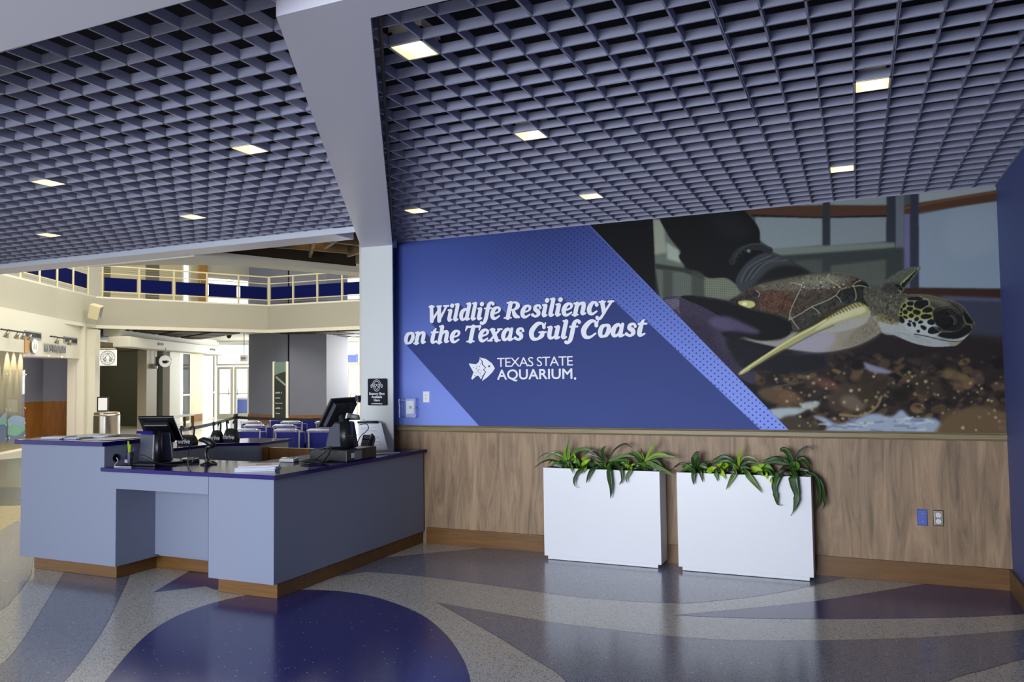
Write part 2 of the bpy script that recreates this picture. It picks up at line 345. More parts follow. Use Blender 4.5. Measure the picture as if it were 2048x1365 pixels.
def paint_photo():
    c = Canvas(1170, 355, 2004, 880, 1.6); R = c.rng
    c.img[:] = (26, 28, 36)
    A = lambda: c.set(.4238, 1180, 370)
    B = lambda: c.set(.2051, 1560, 500)
    A()
    # blurred room behind
    c.poly([(690, 60), (2000, -60), (2000, 520), (690, 520)], (70, 74, 84), 4, curve=False)
    c.poly([(780, 152), (1096, 150), (1098, 285), (860, 310), (780, 240)], (122, 132, 152), 1.6, curve=False)
    c.poly([(1132, 150), (1400, 150), (1400, 268), (1132, 290)], (117, 127, 148), 1.6, curve=False)
    c.poly([(740, 100), (1100, 74), (1460, 40), (1460, 96), (1100, 98), (740, 112)], (126, 132, 148), 1.6, curve=False)
    c.poly([(1550, 10), (1960, -30), (1960, 40), (1550, 92)], (140, 147, 165), 1.8, curve=False)
    c.poly([(1548, 140), (1960, 62), (1965, 492), (1548, 486)], (122, 136, 170), 1.4, curve=False)
    c.poly([(1700, 120), (1900, 90), (1900, 300), (1700, 330)], (132, 145, 178), 9, .6)
    c.poly([(700, 106), (1100, 96), (1462, 100), (1930, 24), (1930, 76), (1480, 140), (1080, 150), (715, 142)], (80, 50, 40), 1.2, curve=False)
    c.poly([(760, 140), (1080, 150), (1480, 140), (1480, 150), (1080, 158), (760, 150)], (34, 24, 28), 1, curve=False)
    c.line([(1480, 112), (1700, 70), (1925, 34)], (116, 76, 60), 10, 1.5, .6)
    c.poly([(1440, 40), (1482, 36), (1482, 490), (1440, 490)], (92, 98, 120), 1.2, curve=False)
    c.poly([(1098, 76), (1132, 76), (1132, 430), (1098, 430)], (44, 48, 60), 1.2, curve=False)
    c.poly([(1400, 45), (1442, 45), (1442, 480), (1396, 480)], (46, 50, 66), 1.2, curve=False)
    c.poly([(1482, 138), (1508, 138), (1508, 500), (1482, 500)], (98, 92, 150), 1.2, curve=False)
    c.poly([(1512, 30), (1550, 26), (1552, 500), (1512, 500)], (46, 49, 72), 1.2, curve=False)
    c.poly([(840, 302), (1320, 276), (1440, 272), (1440, 298), (900, 340)], (108, 116, 116), 1.8, curve=False)
    c.poly([(880, 336), (1480, 296), (1480, 480), (1000, 480)], (52, 57, 64), 2, curve=False)
    c.poly([(1135, 382), (1396, 352), (1396, 480), (1135, 470)], (84, 88, 88), 2, curve=False)
    c.poly([(960, 360), (1096, 350), (1096, 420), (1010, 410)], (74, 78, 80), 2, curve=False)
    for i in range(60):                                      # woven fence netting
        x = 900+i*10; c.line([(x, 330), (x, 470)], (40, 44, 50), 2.2, .6, .35)
    for i in range(12): c.line([(900, 345+i*11), (1480, 315+i*11)], (40, 44, 50), 2.2, .6, .3)
    c.poly([(1460, 486), (1960, 492), (1960, 540), (1600, 528), (1450, 520)], (56, 34, 32), 1.5, curve=False)
    c.poly([(1600, 528), (1960, 540), (1965, 760), (1760, 720), (1700, 600)], (52, 55, 82), 2.5, curve=False)
    c.poly([(1640, 522), (1950, 536), (1950, 552), (1700, 545)], (84, 80, 124), 2, .8, curve=False)
    # light gap left of the sleeve
    c.poly([(296, 160), (346, 162), (372, 240), (430, 320), (450, 400), (740, 500), (700, 550), (330, 540), (308, 400)], (96, 102, 104), 1.6, curve=False)
    c.poly([(298, 165), (345, 165), (362, 320), (306, 330)], (140, 144, 140), 2, curve=False)
    c.poly([(360, 270), (420, 310), (430, 370), (365, 350)], (150, 158, 160), 2, curve=False)
    c.poly([(306, 372), (440, 392), (560, 440), (560, 455), (440, 412), (308, 396)], (46, 50, 52), 1.5, curve=False)
    for x, w in ((345, 46), (480, 60)): c.poly([(x, 396), (x+w, 410), (x+w, 540), (x, 540)], (62, 66, 66), 2, .8, curve=False)
    c.poly([(540, 430), (650, 430), (720, 495), (700, 540), (545, 530)], (118, 122, 112), 2, curve=False)
    for i in range(42): c.line([(306+i*10, 390), (306+i*10, 545)], (58, 62, 60), 2, .4, .5)
    for i in range(13): c.line([(306, 400+i*11), (720, 420+i*11)], (58, 62, 60), 2, .4, .5)
    c.poly([(-60, 130), (296, 150), (303, 330), (308, 540), (200, 560), (-60, 560)], (17, 19, 24), .8, curve=False)
    # sleeve, watch strap, cuff
    c.poly([(330, 120), (500, 60), (690, 100), (765, 160), (800, 215), (806, 280), (850, 318), (960, 368), (1042, 422), (1000, 460), (850, 480), (735, 512), (690, 470), (640, 440), (560, 440), (520, 412), (462, 390), (420, 342), (430, 308), (372, 240)], (20, 21, 26), 1.)
    c.poly([(560, 150), (680, 140), (760, 220), (700, 260), (620, 230)], (30, 31, 37), 8, .8)
    c.poly([(690, 470), (700, 420), (760, 352), (850, 318), (960, 368), (1042, 422), (930, 440), (850, 465), (735, 512)], (56, 58, 72), 1.2)
    c.poly([(850, 400), (960, 380), (1042, 422), (930, 446), (850, 470), (760, 498)], (24, 26, 32), 3, .95)
    for k in range(5):
        o = k*20; c.line([(712+o*.6, 460-o*.2), (750+o, 390-o*.25), (850+o*1.0, 335+o*.25)], (96, 98, 116) if k % 2 == 0 else (34, 36, 44), 7, 1.2, .5)
    c.line([(672, 362), (700, 318), (750, 296), (800, 292), (846, 310)], (40, 42, 48), 34, .6)
    c.line([(680, 352), (704, 312), (752, 284), (808, 280), (850, 300)], (64, 66, 74), 5, .8, .8)
    for x, y in ((690, 350), (706, 334), (724, 318), (744, 312)): c.ell(x, y, 5, 5, (12, 12, 15))
    c.ell(750, 313, 9, 9, (92, 96, 106)); c.ell(746, 310, 3, 3, (170, 175, 185))
    # tank floor and shells, out of focus
    c.poly([(600, 780), (1000, 800), (1400, 720), (1600, 700), (1990, 720), (1990, 1240), (1100, 1240)], (44, 35, 40), 5, curve=False)
    c.poly([(1100, 760), (1500, 700), (1980, 760), (1980, 860), (1300, 860)], (38, 30, 38), 6, .9)
    pal = [(92, 70, 54), (66, 52, 46), (30, 26, 28), (122, 94, 66), (52, 44, 44), (24, 22, 24), (84, 62, 60), (40, 34, 34)]
    for i in range(620):
        x = R.uniform(740, 1990); y = R.uniform(800, 1200); t = (y-800)/400
        if x < 700+(y-800)*.62: continue
        r = R.uniform(8, 34)*(1+.3*t)
        c.ell(x, y, r, r*R.uniform(.35, .8), pal[R.randint(8)], R.uniform(-.7, .7), 1.4, R.uniform(.35, .85))
    for (x, y, rx, ry, rt, col) in [(900, 1000, 110, 40, .2, (104, 76, 56)), (1240, 1010, 120, 70, -.2, (74, 58, 52)), (1240, 1030, 60, 34, .3, (112, 92, 88)), (1330, 950, 70, 90, .5, (56, 44, 38)), (1590, 950, 80, 50, .3, (60, 48, 42)), (1850, 1100, 110, 60, .1, (96, 72, 54)), (1120, 940, 60, 24, .4, (100, 62, 60)), (1480, 980, 60, 40, -.6, (30, 27, 28)), (1720, 900, 60, 26, .4, (110, 86, 62))]:
        c.ell(x, y, rx, ry, col, rt, 3, .8)
    c.line([(1180, 1085), (1280, 1090), (1350, 1050), (1375, 1000)], (140, 112, 78), 12, 1.5, .8)
    c.line([(800, 980), (900, 950), (1010, 930)], (80, 72, 70), 10, 2, .7)
    c.poly([(850, 1060), (1000, 1052), (1010, 1070), (920, 1105), (880, 1100)], (158, 166, 188), 2.2)
    c.poly([(1000, 1032), (1080, 1022), (1070, 1050), (1010, 1062)], (150, 160, 180), 2)
    c.poly([(1050, 1092), (1110, 1100), (1180, 1130), (1330, 1080), (1420, 1095), (1470, 1062), (1520, 1100), (1640, 1110), (1650, 1220), (1100, 1220), (1120, 1140)], (142, 154, 196), 2.4)
    for i in range(26):
        x = R.uniform(1080, 1620); y = R.uniform(1100, 1175); c.line([(x, y), (x+R.uniform(30, 70), y+R.uniform(-18, 14))], (180, 188, 220) if i % 2 else (104, 112, 158), 9, 1.8, .7)
    c.poly([(1290, 838), (1330, 850), (1420, 880), (1400, 892), (1320, 880)], (122, 120, 160), 2)
    c.poly([(1660, 1120), (1740, 1070), (1830, 1050), (1960, 1090), (1990, 1220), (1650, 1220)], (104, 80, 62), 3)
    c.poly([(900, 1110), (960, 1090), (1060, 1130), (1090, 1180), (930, 1180)], (66, 56, 50), 3)
    for i in range(150):
        x = R.uniform(820, 1960); y = R.uniform(880, 1160)
        if x < 760+(y-800)*.66: continue
        r = R.uniform(3, 9); c.ell(x, y, r, r*.9, (196, 178, 140) if i % 3 else (150, 128, 98), 0, 1.1, R.uniform(.3, .85))
    # lower glove, in shade
    c.poly([(345, 540), (430, 528), (560, 545), (700, 590), (800, 660), (800, 702), (700, 690), (620, 700), (700, 750), (900, 800), (1060, 790), (1115, 822), (1112, 862), (1000, 884), (800, 872), (760, 940), (560, 800), (400, 640)], (58, 50, 80), 1.2)
    c.poly([(640, 720), (760, 760), (960, 800), (1080, 790), (1118, 826), (1110, 866), (990, 888), (800, 880), (700, 850)], (30, 28, 40), 3, .95)
    c.poly([(430, 620), (560, 660), (600, 760), (700, 860), (640, 860), (500, 740)], (48, 42, 68), 6, .9)
    c.clipnoise([(345, 540), (430, 528), (560, 545), (700, 590), (800, 660), (800, 702), (620, 700), (700, 750), (760, 920), (560, 800), (400, 640)], 3.5, .55)
    for i in range(9):
        c.line([(352+i*9, 548+i*7), (420, 534+i*8)], (128, 120, 160), 3, .3, .7); c.line([(356+i*8, 542), (380+i*5, 596-i*3)], (128, 120, 160), 3, .3, .6)
    c.poly([(720, 716), (800, 728), (900, 720), (960, 690), (1000, 740), (900, 760), (780, 745)], (96, 88, 84), 1.5)
    # plastron
    c.poly([(700, 722), (800, 738), (900, 734), (960, 700), (1100, 650), (1280, 580), (1330, 620), (1366, 690), (1330, 722), (1240, 764), (1110, 790), (1000, 784), (880, 766), (780, 742)], (142, 134, 152), 1)
    c.poly([(1180, 690), (1300, 620), (1366, 690), (1300, 740), (1200, 775), (1120, 780)], (138, 128, 120), 4, .9)
    c.poly([(900, 752), (1000, 720), (1120, 690), (1160, 730), (1100, 786), (980, 780)], (150, 142, 172), 4, .9)
    # carapace
    sh = [(655, 552), (700, 520), (768, 482), (868, 454), (1000, 428), (1120, 419), (1220, 428), (1284, 448), (1312, 478), (1300, 540), (1262, 556), (1200, 590), (1130, 620), (1080, 650), (1020, 690), (960, 690), (938, 640), (860, 618), (780, 600), (710, 580)]
    c.poly(sh, (70, 58, 54), .6)
    c.poly([(780, 480), (900, 450), (1100, 424), (1240, 440), (1180, 480), (1000, 500), (860, 510)], (112, 106, 98), 4, .75)
    c.poly([(1000, 440), (1120, 424), (1180, 440), (1120, 470), (1040, 470)], (124, 122, 112), 4, .7)
    c.poly([(780, 520), (880, 500), (960, 520), (930, 600), (840, 600), (780, 570)], (88, 56, 50), 4, .85)
    for i in range(9): c.line([(790+i*14, 530+i*4), (880+i*12, 512+i*9)], (118, 78, 66), 3, .8, .5)
    c.poly([(660, 552), (720, 520), (800, 505), (770, 590), (710, 582)], (46, 40, 42), 2, .9)
    c.poly([(945, 640), (1050, 580), (1160, 522), (1190, 545), (1090, 600), (1060, 650), (990, 690)], (56, 55, 58), 1.6, .95)
    c.poly([(1160, 522), (1200, 492), (1240, 482), (1300, 480), (1300, 535), (1262, 552), (1190, 560)], (36, 37, 42), 1, .97)
    c.poly([(1242, 470), (1260, 450), (1300, 462), (1316, 482), (1290, 488)], (30, 31, 35), .8)
    c.clipnoise(sh, 6, .9); c.clipnoise(sh, 5, 2.6); c.clipnoise(sh, 5, .4)
    L = (168, 162, 146)
    for pts in [[(980, 470), (1000, 476), (970, 540), (945, 600), (940, 640)], [(945, 462), (980, 468), (1002, 476)], [(1128, 420), (1122, 440), (1140, 456), (1160, 470), (1190, 490)], [(938, 640), (1000, 605), (1050, 574), (1110, 550), (1160, 522), (1180, 496), (1210, 486), (1240, 478)], [(1160, 522), (1178, 540), (1186, 556)], [(1240, 478), (1252, 500), (1256, 530), (1250, 545)], [(1240, 478), (1252, 462), (1276, 452)], [(1240, 480), (1275, 476), (1302, 482)], [(1045, 576), (1070, 592), (1085, 608)], [(946, 622), (962, 650), (985, 680)], [(786, 500), (800, 514), (794, 530)]]:
        c.line(pts, L, 4.2, .35, .85)
    c.poly([(700, 552), (735, 546), (772, 552), (778, 572), (745, 584), (710, 570)], (190, 182, 118), .8)
    c.ell(730, 562, 12, 7, (232, 226, 180), 0, .8)
    for i in range(44):
        x = R.uniform(1000, 1270); y = R.uniform(432, 500); c.ell(x, y, R.uniform(3, 7), R.uniform(1.5, 3), (34, 34, 36) if i % 3 else (186, 184, 178), .2, .25, .9)
    for i in range(30): c.ell(R.uniform(720, 960), R.uniform(470, 540), 4, 2.4, (42, 38, 40), .2, .3, .8)
    # far flipper
    B()
    fl = [(955, 396), (1000, 330), (1090, 250), (1180, 200), (1262, 172), (1368, 168), (1340, 222), (1290, 290), (1232, 360), (1170, 438), (1060, 432)]
    c.poly(fl, (80, 84, 80), .5); c.poly([(980, 390), (1040, 330), (1160, 320), (1180, 420), (1060, 430)], (52, 52, 54), 2, .9)
    c.clipnoise(fl, 7, .5)
    c.line([(1160, 436), (1180, 352), (1215, 300), (1290, 235), (1350, 180)], (150, 150, 102), 34, .6, .85, 12)
    for x, y, rx, ry, rt in [(1155, 418, 16, 14, .4), (1176, 380, 20, 19, .4), (1150, 352, 30, 14, .2), (1204, 342, 20, 26, .5), (1232, 312, 14, 24, .6), (1256, 290, 13, 26, .6), (1278, 262, 11, 22, .6), (1298, 240, 9, 18, .7), (1316, 220, 8, 15, .7), (1330, 200, 6, 12, .7)]:
        c.ell(x, y, rx, ry, (26, 27, 26), rt, .3)
    # neck
    nk = [(822, 372), (880, 362), (960, 392), (1060, 430), (1250, 436), (1230, 600), (1190, 760), (1080, 830), (980, 800), (900, 700), (868, 600), (840, 520), (812, 450)]
    c.poly(nk, (78, 74, 70), .6)
    c.poly([(870, 640), (960, 650), (1060, 690), (1190, 720), (1180, 800), (1060, 830), (960, 780)], (150, 146, 132), 1.5)
    c.poly([(920, 600), (1040, 640), (1150, 700), (1080, 720), (960, 670)], (120, 102, 66), 3, .7)
    c.clipnoise(nk, 11, .45); c.clipnoise(nk, 7, 1.2)
    for i in range(100):
        x = R.uniform(840, 1170); y = R.uniform(400, 690); c.line([(x, y), (x+R.uniform(-22, -4), y+18), (x+R.uniform(-14, 14), y+R.uniform(32, 60))], (40, 38, 38) if i % 2 else (138, 132, 118), 4.5, .25, .6)
    for i in range(16): c.line([(930+i*9, 650+i*6), (960+i*8, 720+i*4), (1000+i*7, 790+i*3)], (92, 80, 66), 4, .4, .5)
    # throat and shoulder skin below
    th = [(760, 760), (880, 640), (960, 740), (990, 800), (940, 830), (840, 890), (700, 940), (600, 930)]
    c.poly(th, (128, 118, 110), 2); c.clipnoise(th, 6, .6)
    for i in range(24): x = R.uniform(780, 960); y = R.uniform(700, 850); c.line([(x, y), (x-10, y+26)], (70, 58, 52), 4, .3, .6)
    # head
    hd = [(1168, 600), (1192, 520), (1232, 448), (1320, 436), (1440, 442), (1560, 470), (1700, 505), (1790, 560), (1840, 630), (1882, 690), (1902, 722), (1896, 770), (1862, 806), (1800, 868), (1720, 930), (1680, 938), (1600, 946), (1480, 946), (1340, 922), (1220, 880), (1120, 836), (1020, 812), (982, 770), (960, 700), (1060, 726), (1160, 722)]
    c.poly(hd, (152, 156, 172), .5)
    c.poly([(1168, 600), (1192, 520), (1232, 448), (1320, 436), (1440, 442), (1560, 470), (1700, 505), (1790, 560), (1840, 630), (1900, 722), (1890, 790), (1780, 840), (1640, 860), (1520, 830), (1500, 720), (1380, 640), (1260, 600)], (60, 56, 54), 1)
    c.poly([(1240, 452), (1440, 446), (1560, 474), (1690, 510), (1600, 560), (1500, 520), (1380, 480)], (98, 92, 84), 3, .8)
    c.poly([(1160, 640), (1180, 540), (1240, 500), (1300, 500), (1420, 550), (1500, 580), (1490, 700), (1400, 700), (1260, 690), (1190, 690)], (150, 148, 72), 1.4)
    c.poly([(1180, 690), (1260, 670), (1400, 680), (1500, 700), (1560, 800), (1500, 850), (1360, 830), (1260, 790)], (166, 170, 186), 2, .9)
    c.poly([(1230, 470), (1420, 470), (1460, 540), (1380, 580), (1290, 560), (1230, 520)], (136, 130, 108), 1.4, .9)
    D = (24, 25, 30)
    cells = [[(1240, 474), (1290, 460), (1370, 462), (1400, 482), (1330, 494), (1260, 492)], [(1236, 520), (1262, 504), (1300, 508), (1296, 540), (1256, 546)], [(1316, 512), (1350, 494), (1430, 492), (1448, 530), (1420, 552), (1370, 578), (1310, 556)], [(1196, 538), (1222, 524), (1228, 548), (1206, 570), (1192, 560)], [(1240, 560), (1290, 560), (1298, 584), (1270, 600), (1236, 584)], [(1200, 596), (1226, 586), (1246, 608), (1228, 630), (1200, 618)], [(1172, 572), (1190, 568), (1196, 592), (1178, 606)], [(1300, 592), (1330, 582), (1370, 604), (1356, 634), (1318, 630), (1298, 614)], [(1388, 590), (1430, 560), (1480, 568), (1486, 600), (1440, 614), (1398, 610)], [(1256, 636), (1280, 620), (1306, 638), (1290, 664), (1262, 658)], [(1376, 640), (1420, 626), (1476, 636), (1470, 664), (1410, 676), (1378, 666)], [(1308, 676), (1336, 654), (1356, 676), (1338, 696), (1314, 694)], [(1200, 642), (1240, 652), (1240, 676), (1208, 664)], [(1160, 660), (1184, 646), (1216, 690), (1204, 716), (1172, 706)], [(1168, 618), (1186, 612), (1190, 634), (1172, 640)], [(1344, 706), (1370, 688), (1396, 700), (1388, 716), (1356, 722)], [(1434, 700), (1470, 676), (1504, 690), (1500, 730), (1452, 728)], [(1250, 690), (1280, 690), (1286, 704), (1262, 708)], [(1240, 716), (1268, 712), (1280, 742), (1262, 750), (1244, 738)], [(1288, 708), (1316, 704), (1326, 736), (1312, 756), (1294, 730)], [(1366, 740), (1400, 738), (1430, 760), (1412, 786), (1382, 770)], [(1330, 788), (1356, 780), (1364, 800), (1344, 810)], [(1440, 800), (1456, 764), (1500, 748), (1560, 772), (1560, 800), (1500, 822), (1460, 820)]]
    for q in cells: c.poly(q, D, .35)
    c.poly([(1490, 600), (1560, 570), (1660, 560), (1740, 600), (1790, 680), (1760, 770), (1680, 800), (1590, 784), (1530, 740), (1500, 680)], (30, 29, 33), 1.2)
    c.ell(1610, 690, 96, 84, (18, 19, 25), .3, .8); c.ell(1590, 676, 70, 56, (24, 26, 34), .3, 1.6, .9)
    for k, a_ in ((0, .8), (10, .5), (22, .5)): c.line([(1650+k, 640-k*.3), (1696+k, 680), (1690+k, 730)], (120, 112, 84), 6, .5, a_)
    c.line([(1520, 600), (1600, 572), (1690, 570), (1760, 620)], (96, 88, 76), 6, .6, .7)
    c.line([(1530, 730), (1590, 780), (1680, 796), (1740, 780)], (74, 72, 74), 7, .8, .7)
    for i in range(50): x = R.uniform(1600, 1780); y = R.uniform(560, 650); c.ell(x, y, 5, 3, (130, 122, 104) if i % 2 else (20, 20, 24), .5, .3, .5)
    c.poly([(1790, 600), (1840, 650), (1876, 700), (1870, 716), (1816, 712), (1796, 660)], (18, 19, 26), .8)
    c.poly([(1540, 830), (1600, 800), (1720, 800), (1820, 740), (1870, 744), (1850, 800), (1780, 850), (1700, 870), (1600, 860)], (24, 25, 32), .8)
    c.line([(1500, 756), (1540, 780), (1570, 800), (1680, 800)], (142, 142, 126), 6, .4, .7); c.line([(1570, 800), (1550, 820), (1530, 838)], (150, 150, 140), 5, .4, .8)
    c.line([(1780, 640), (1800, 690), (1820, 720), (1870, 740), (1862, 764)], (150, 144, 106), 6, .4, .8)
    c.line([(1360, 446), (1400, 480), (1450, 490), (1462, 540), (1510, 576)], (152, 146, 108), 6, .4, .7); c.line([(1450, 488), (1560, 500), (1640, 545), (1760, 640)], (128, 120, 96), 5, .5, .6)
    c.line([(1640, 500), (1720, 560), (1790, 650)], (24, 24, 28), 8, .6, .8)
    c.line([(1310, 822), (1440, 846), (1560, 876), (1700, 896), (1800, 880), (1850, 840)], (26, 26, 34), 8, .5)
    c.poly([(1620, 900), (1700, 904), (1780, 880), (1730, 928), (1670, 936)], (134, 124, 96), 1.2, .7)
    for i in range(40): x = R.uniform(1020, 1600); y = 800+(x-1000)*.16+R.uniform(-30, 40); c.line([(x, y), (x+R.uniform(30, 60), y+R.uniform(4, 22))], (112, 114, 132), 3.5, .3, .5)
    c.clipnoise(hd, 3.5, .5)
    c.line([(1240, 440), (1440, 444), (1560, 472), (1700, 507), (1790, 562), (1842, 636)], (132, 130, 120), 4, .5, .5)
    # near flipper
    A()
    c.poly([(1315, 590), (1320, 620), (1290, 660), (1200, 690), (1120, 700), (1010, 720), (960, 760), (1000, 700), (1100, 640), (1200, 590)], (156, 150, 158), 1.2)
    c.poly([(1060, 640), (1150, 586), (1230, 560), (1290, 562), (1180, 610), (1090, 650), (1000, 706), (960, 716)], (54, 48, 44), 1.2)
    c.poly([(703, 897), (720, 872), (840, 792), (960, 714), (1060, 662), (1120, 626), (1200, 580), (1262, 556), (1300, 568), (1318, 594), (1300, 620), (1230, 634), (1150, 660), (1050, 700), (960, 752), (850, 812), (740, 884)], (162, 154, 104), .7)
    c.poly([(1120, 640), (1200, 596), (1280, 575), (1300, 600), (1220, 630), (1140, 656), (1060, 690)], (196, 192, 160), 1.4, .9)
    c.line([(712, 888), (830, 806), (950, 730), (1050, 676), (1110, 640)], (214, 206, 160), 7, .7, .8)
    c.line([(760, 868), (860, 812), (960, 756), (1060, 702), (1150, 664)], (92, 82, 60), 6, .9, .7)
    for i in range(12): x = 1110+i*15; y = 622-i*5.5; c.line([(x, y-8), (x+14, y+6)], (84, 72, 40), 6, .5, .8)
    for i in range(26):
        x = 1010+i*10; y = 716-i*4.5; c.line([(x, y), (x+6, y+R.uniform(18, 34))], (112, 106, 120), 2.5, .3, .4)
    # dark gloved finger over the shell
    c.poly([(430, 530), (500, 524), (640, 546), (760, 586), (880, 614), (938, 640), (952, 668), (944, 702), (900, 726), (830, 734), (770, 728), (700, 700), (640, 640), (540, 580)], (22, 22, 27), .7)
    c.poly([(560, 640), (640, 620), (740, 660), (800, 690), (780, 704), (680, 690), (600, 680)], (82, 70, 116), 3, .9)
    c.line([(500, 528), (640, 550), (760, 590), (880, 618), (935, 644)], (44, 44, 52), 6, 1, .8)
    # print grain
    g = c.img.mean(2, keepdims=True); c.img = g+(c.img-g)*.82      # the print is muted
    c.img += c.rng.randn(c.H, c.W, 1)*1.6
    return c

# ------------------------------------------------------------------ floor
def sm(p, closed=False, n=5): return [tuple(q) for q in Canvas.smooth(np.array(p, float), closed, n)]
fb = MB(); fb.box(-34, -14, -.1, 4, 30, 0)
lay = [0]
def inlay(poly, mi, mb):
    lay[0] += 1; z = .00015*lay[0]
    a = sum(poly[i][0]*poly[(i+1) % len(poly)][1]-poly[(i+1) % len(poly)][0]*poly[i][1] for i in range(len(poly)))
    if a < 0: poly = poly[::-1]
    mb.prism(poly, -.01, z, mi)
def edge_strip(poly, mb, closed=True):      # thin zinc divider between two pours
    n = len(poly); z = .00015*lay[0]+.0001
    for i in range(n if closed else n-1):
        a, b = poly[i], poly[(i+1) % n]; d = math.hypot(b[0]-a[0], b[1]-a[1])
        if d < 1e-6: continue
        nx, ny = -(b[1]-a[1])/d*.0017, (b[0]-a[0])/d*.0017
        mb.quad([(a[0]-nx, a[1]-ny, z), (b[0]-nx, b[1]-ny, z), (b[0]+nx, b[1]+ny, z), (a[0]+nx, a[1]+ny, z)], 4)
def patch(poly, mi):
    inlay(poly, mi, fb)
    if mi not in (3, 5): edge_strip(poly, fb)
# slate band left, far-left patch
patch(sm([(-7.6, -.6), (-6.6, -1.3), (-5.876, -1.991), (-5.434, -2.409), (-4.954, -2.863), (-4.536, -3.265), (-4.257, -3.578), (-3.9, -4.1), (-3.6, -5.2)]) + sm([(-2.8, -5.0), (-3.3, -4.2), (-3.717, -3.611), (-3.958, -3.3), (-4.316, -2.887), (-4.713, -2.469), (-5.275, -1.891), (-5.9, -1.3), (-7.0, -.3)]), 1)
patch(sm([(-9.2, -.2), (-7.4, -1.2), (-6.173, -2.059), (-5.778, -2.393), (-5.469, -2.695), (-5.283, -2.903), (-4.9, -3.6), (-4.8, -4.6)]) + [(-6.6, -5.2), (-9, -3)], 1)
# navy spike beside the knee hole
patch([(-4.682, -2.193), (-5.2, -1.0), (-4.35, -1.0), (-4.30, -1.98), (-4.45, -1.93)], 2)
# slate crescent along the panelled wall
patch([(-3.9, -1.6)] + sm([(-3.576, -1.146), (-3.156, -1.11), (-2.413, -1.169), (-2.003, -1.21), (-1.631, -1.217), (-1.293, -1.166), (-1.1, -1.111), (-.907, -.973), (-.683, -.775), (-.455, -.508), (-.216, -.165), (-.08, .05)]) + [(-3.0, .05), (-3.305, -.236), (-3.755, -.702), (-4.0, -1.0)], 1)
# navy wedge right
patch(sm([(-1.107, -1.398), (-.796, -1.161), (-.31, -.763), (.37, -.049), (.5, .05)]) + [(1.3, .05), (1.3, -.38)] + sm([(.894, -.602), (.529, -.811), (.098, -1.005), (-.291, -1.166), (-.773, -1.325)]), 2)
# broad slate band in front
patch(sm([(-2.642, -1.688), (-2.14, -1.768), (-1.774, -1.812), (-1.445, -1.817), (-1.137, -1.813), (-.779, -1.77), (-.443, -1.657), (-.046, -1.483), (.354, -1.275), (.837, -.955), (1.3, -.6)]) + sm([(1.3, -1.0), (.746, -1.506), (.545, -1.741), (.341, -1.996), (.1, -2.5), (-.2, -3.4), (-.6, -4.4)]) + sm([(-1.0, -3.9), (-1.1, -3.2), (-1.365, -2.674), (-1.703, -2.388), (-1.946, -2.192)]), 1)
# big navy disc
patch(sm([(-3.519, -3.533), (-3.778, -3.167), (-3.964, -2.851), (-4.066, -2.548), (-4.067, -2.253), (-3.984, -2.0), (-3.869, -1.848), (-3.691, -1.746), (-3.414, -1.689), (-3.087, -1.735), (-2.672, -1.925), (-2.354, -2.175), (-2.049, -2.507), (-1.808, -2.852), (-1.62, -3.25), (-1.6, -3.7), (-1.85, -4.15), (-2.3, -4.35), (-2.8, -4.25), (-3.2, -3.95)], True), 2)
# stripes of the hall floor beyond the desk; the last is glare put into the colour
def zz(px, py): p = at_z(px, py, 0); return (p.x, p.y)
patch([zz(-160, 930), zz(0, 920), zz(60, 915), zz(60, 978), zz(0, 975), zz(-160, 978)], 3)
patch([zz(-160, 978), zz(0, 975), zz(200, 978), zz(200, 1008), zz(0, 1013), zz(-160, 1024)], 5)
patch([zz(-160, 1024), zz(0, 1013), zz(200, 1008), zz(120, 1022), zz(31, 1045), zz(0, 1063), zz(-160, 1160)], 6)
struct(fb, 'floor', [T_LIGHT, T_MID, T_NAVY, T_TAN, mat('divider_strip', (60, 60, 66), .4), T_DARK, T_GLARE])

# ------------------------------------------------------------------ room shell
XR, HC, C6 = .931, 2.812, .1524
struct(MB().box(-4.04, 0, 0, XR+.2, .15, 3.45), 'wall_back', M['beam'])
struct(MB().box(XR, 0, 0, XR+.15, -12.3, 3.45), 'wall_right', M['wblue'])
struct(MB().box(-4.02, -.012, 0, XR, 0, 1.03).box(-4.02, -.0125, 0, -4.019, 0, 1.03), 'trim_1', M['wains'])
tr = MB()
for k, (y0, z0, z1) in enumerate([(-.03, 1.02, 1.03), (-.045, 1.03, 1.068), (-.036, 1.068, 1.078)]): tr.box(-4.03, y0, z0, XR, 0, z1)
struct(tr, 'trim_2', M['rail'], bevel=.006)
struct(MB().box(-3.68, -.026, 0, XR, -.001, .146), 'baseboard_back', M['base'], bevel=.002)
struct(MB().box(XR-.024, -.02, 0, XR, -9.4, .146), 'baseboard_right', M['base'], bevel=.002)
# raking beam and the rotated column that carries it
BN, BF = (-1.58, -4.3), (-3.9, -.476); bd = Vector((BF[0]-BN[0], BF[1]-BN[1])).normalized()
struct(MB().prism([(-4.268, -.191), (-3.933, -.172), (-1.514, -4.138), (-1.801, -4.286)], 2.76, 3.45), 'beam_raking', M['beam'])
struct(MB().prism([(-4.268, -.191), (-3.933, -.172), (-4.037, .012), (-4.38, -.005)], 0, 2.76), 'column_front', M['column'], bevel=.004)
struct(MB().prism([(-4.268, -.191), (-3.933, -.172), (-4.037, .15), (-4.42, .15)], 2.76, 3.45), 'beam_column_head', M['beam'])
struct(MB().prism([(-1.514, -4.138), (XR, -4.138), (XR, -4.286), (-1.801, -4.286)], 2.76, 3.45), 'beam_cross', M['beam'])
struct(MB().box(-11.5, -4.59, 2.7, -1.78, -9.5, 3.45), 'beam_soffit_left', M['beam'])
struct(MB().box(-1.78, -4.29, 3.45, XR+.15, -12.5, 3.6), 'ceiling_entrance', M['cream'])
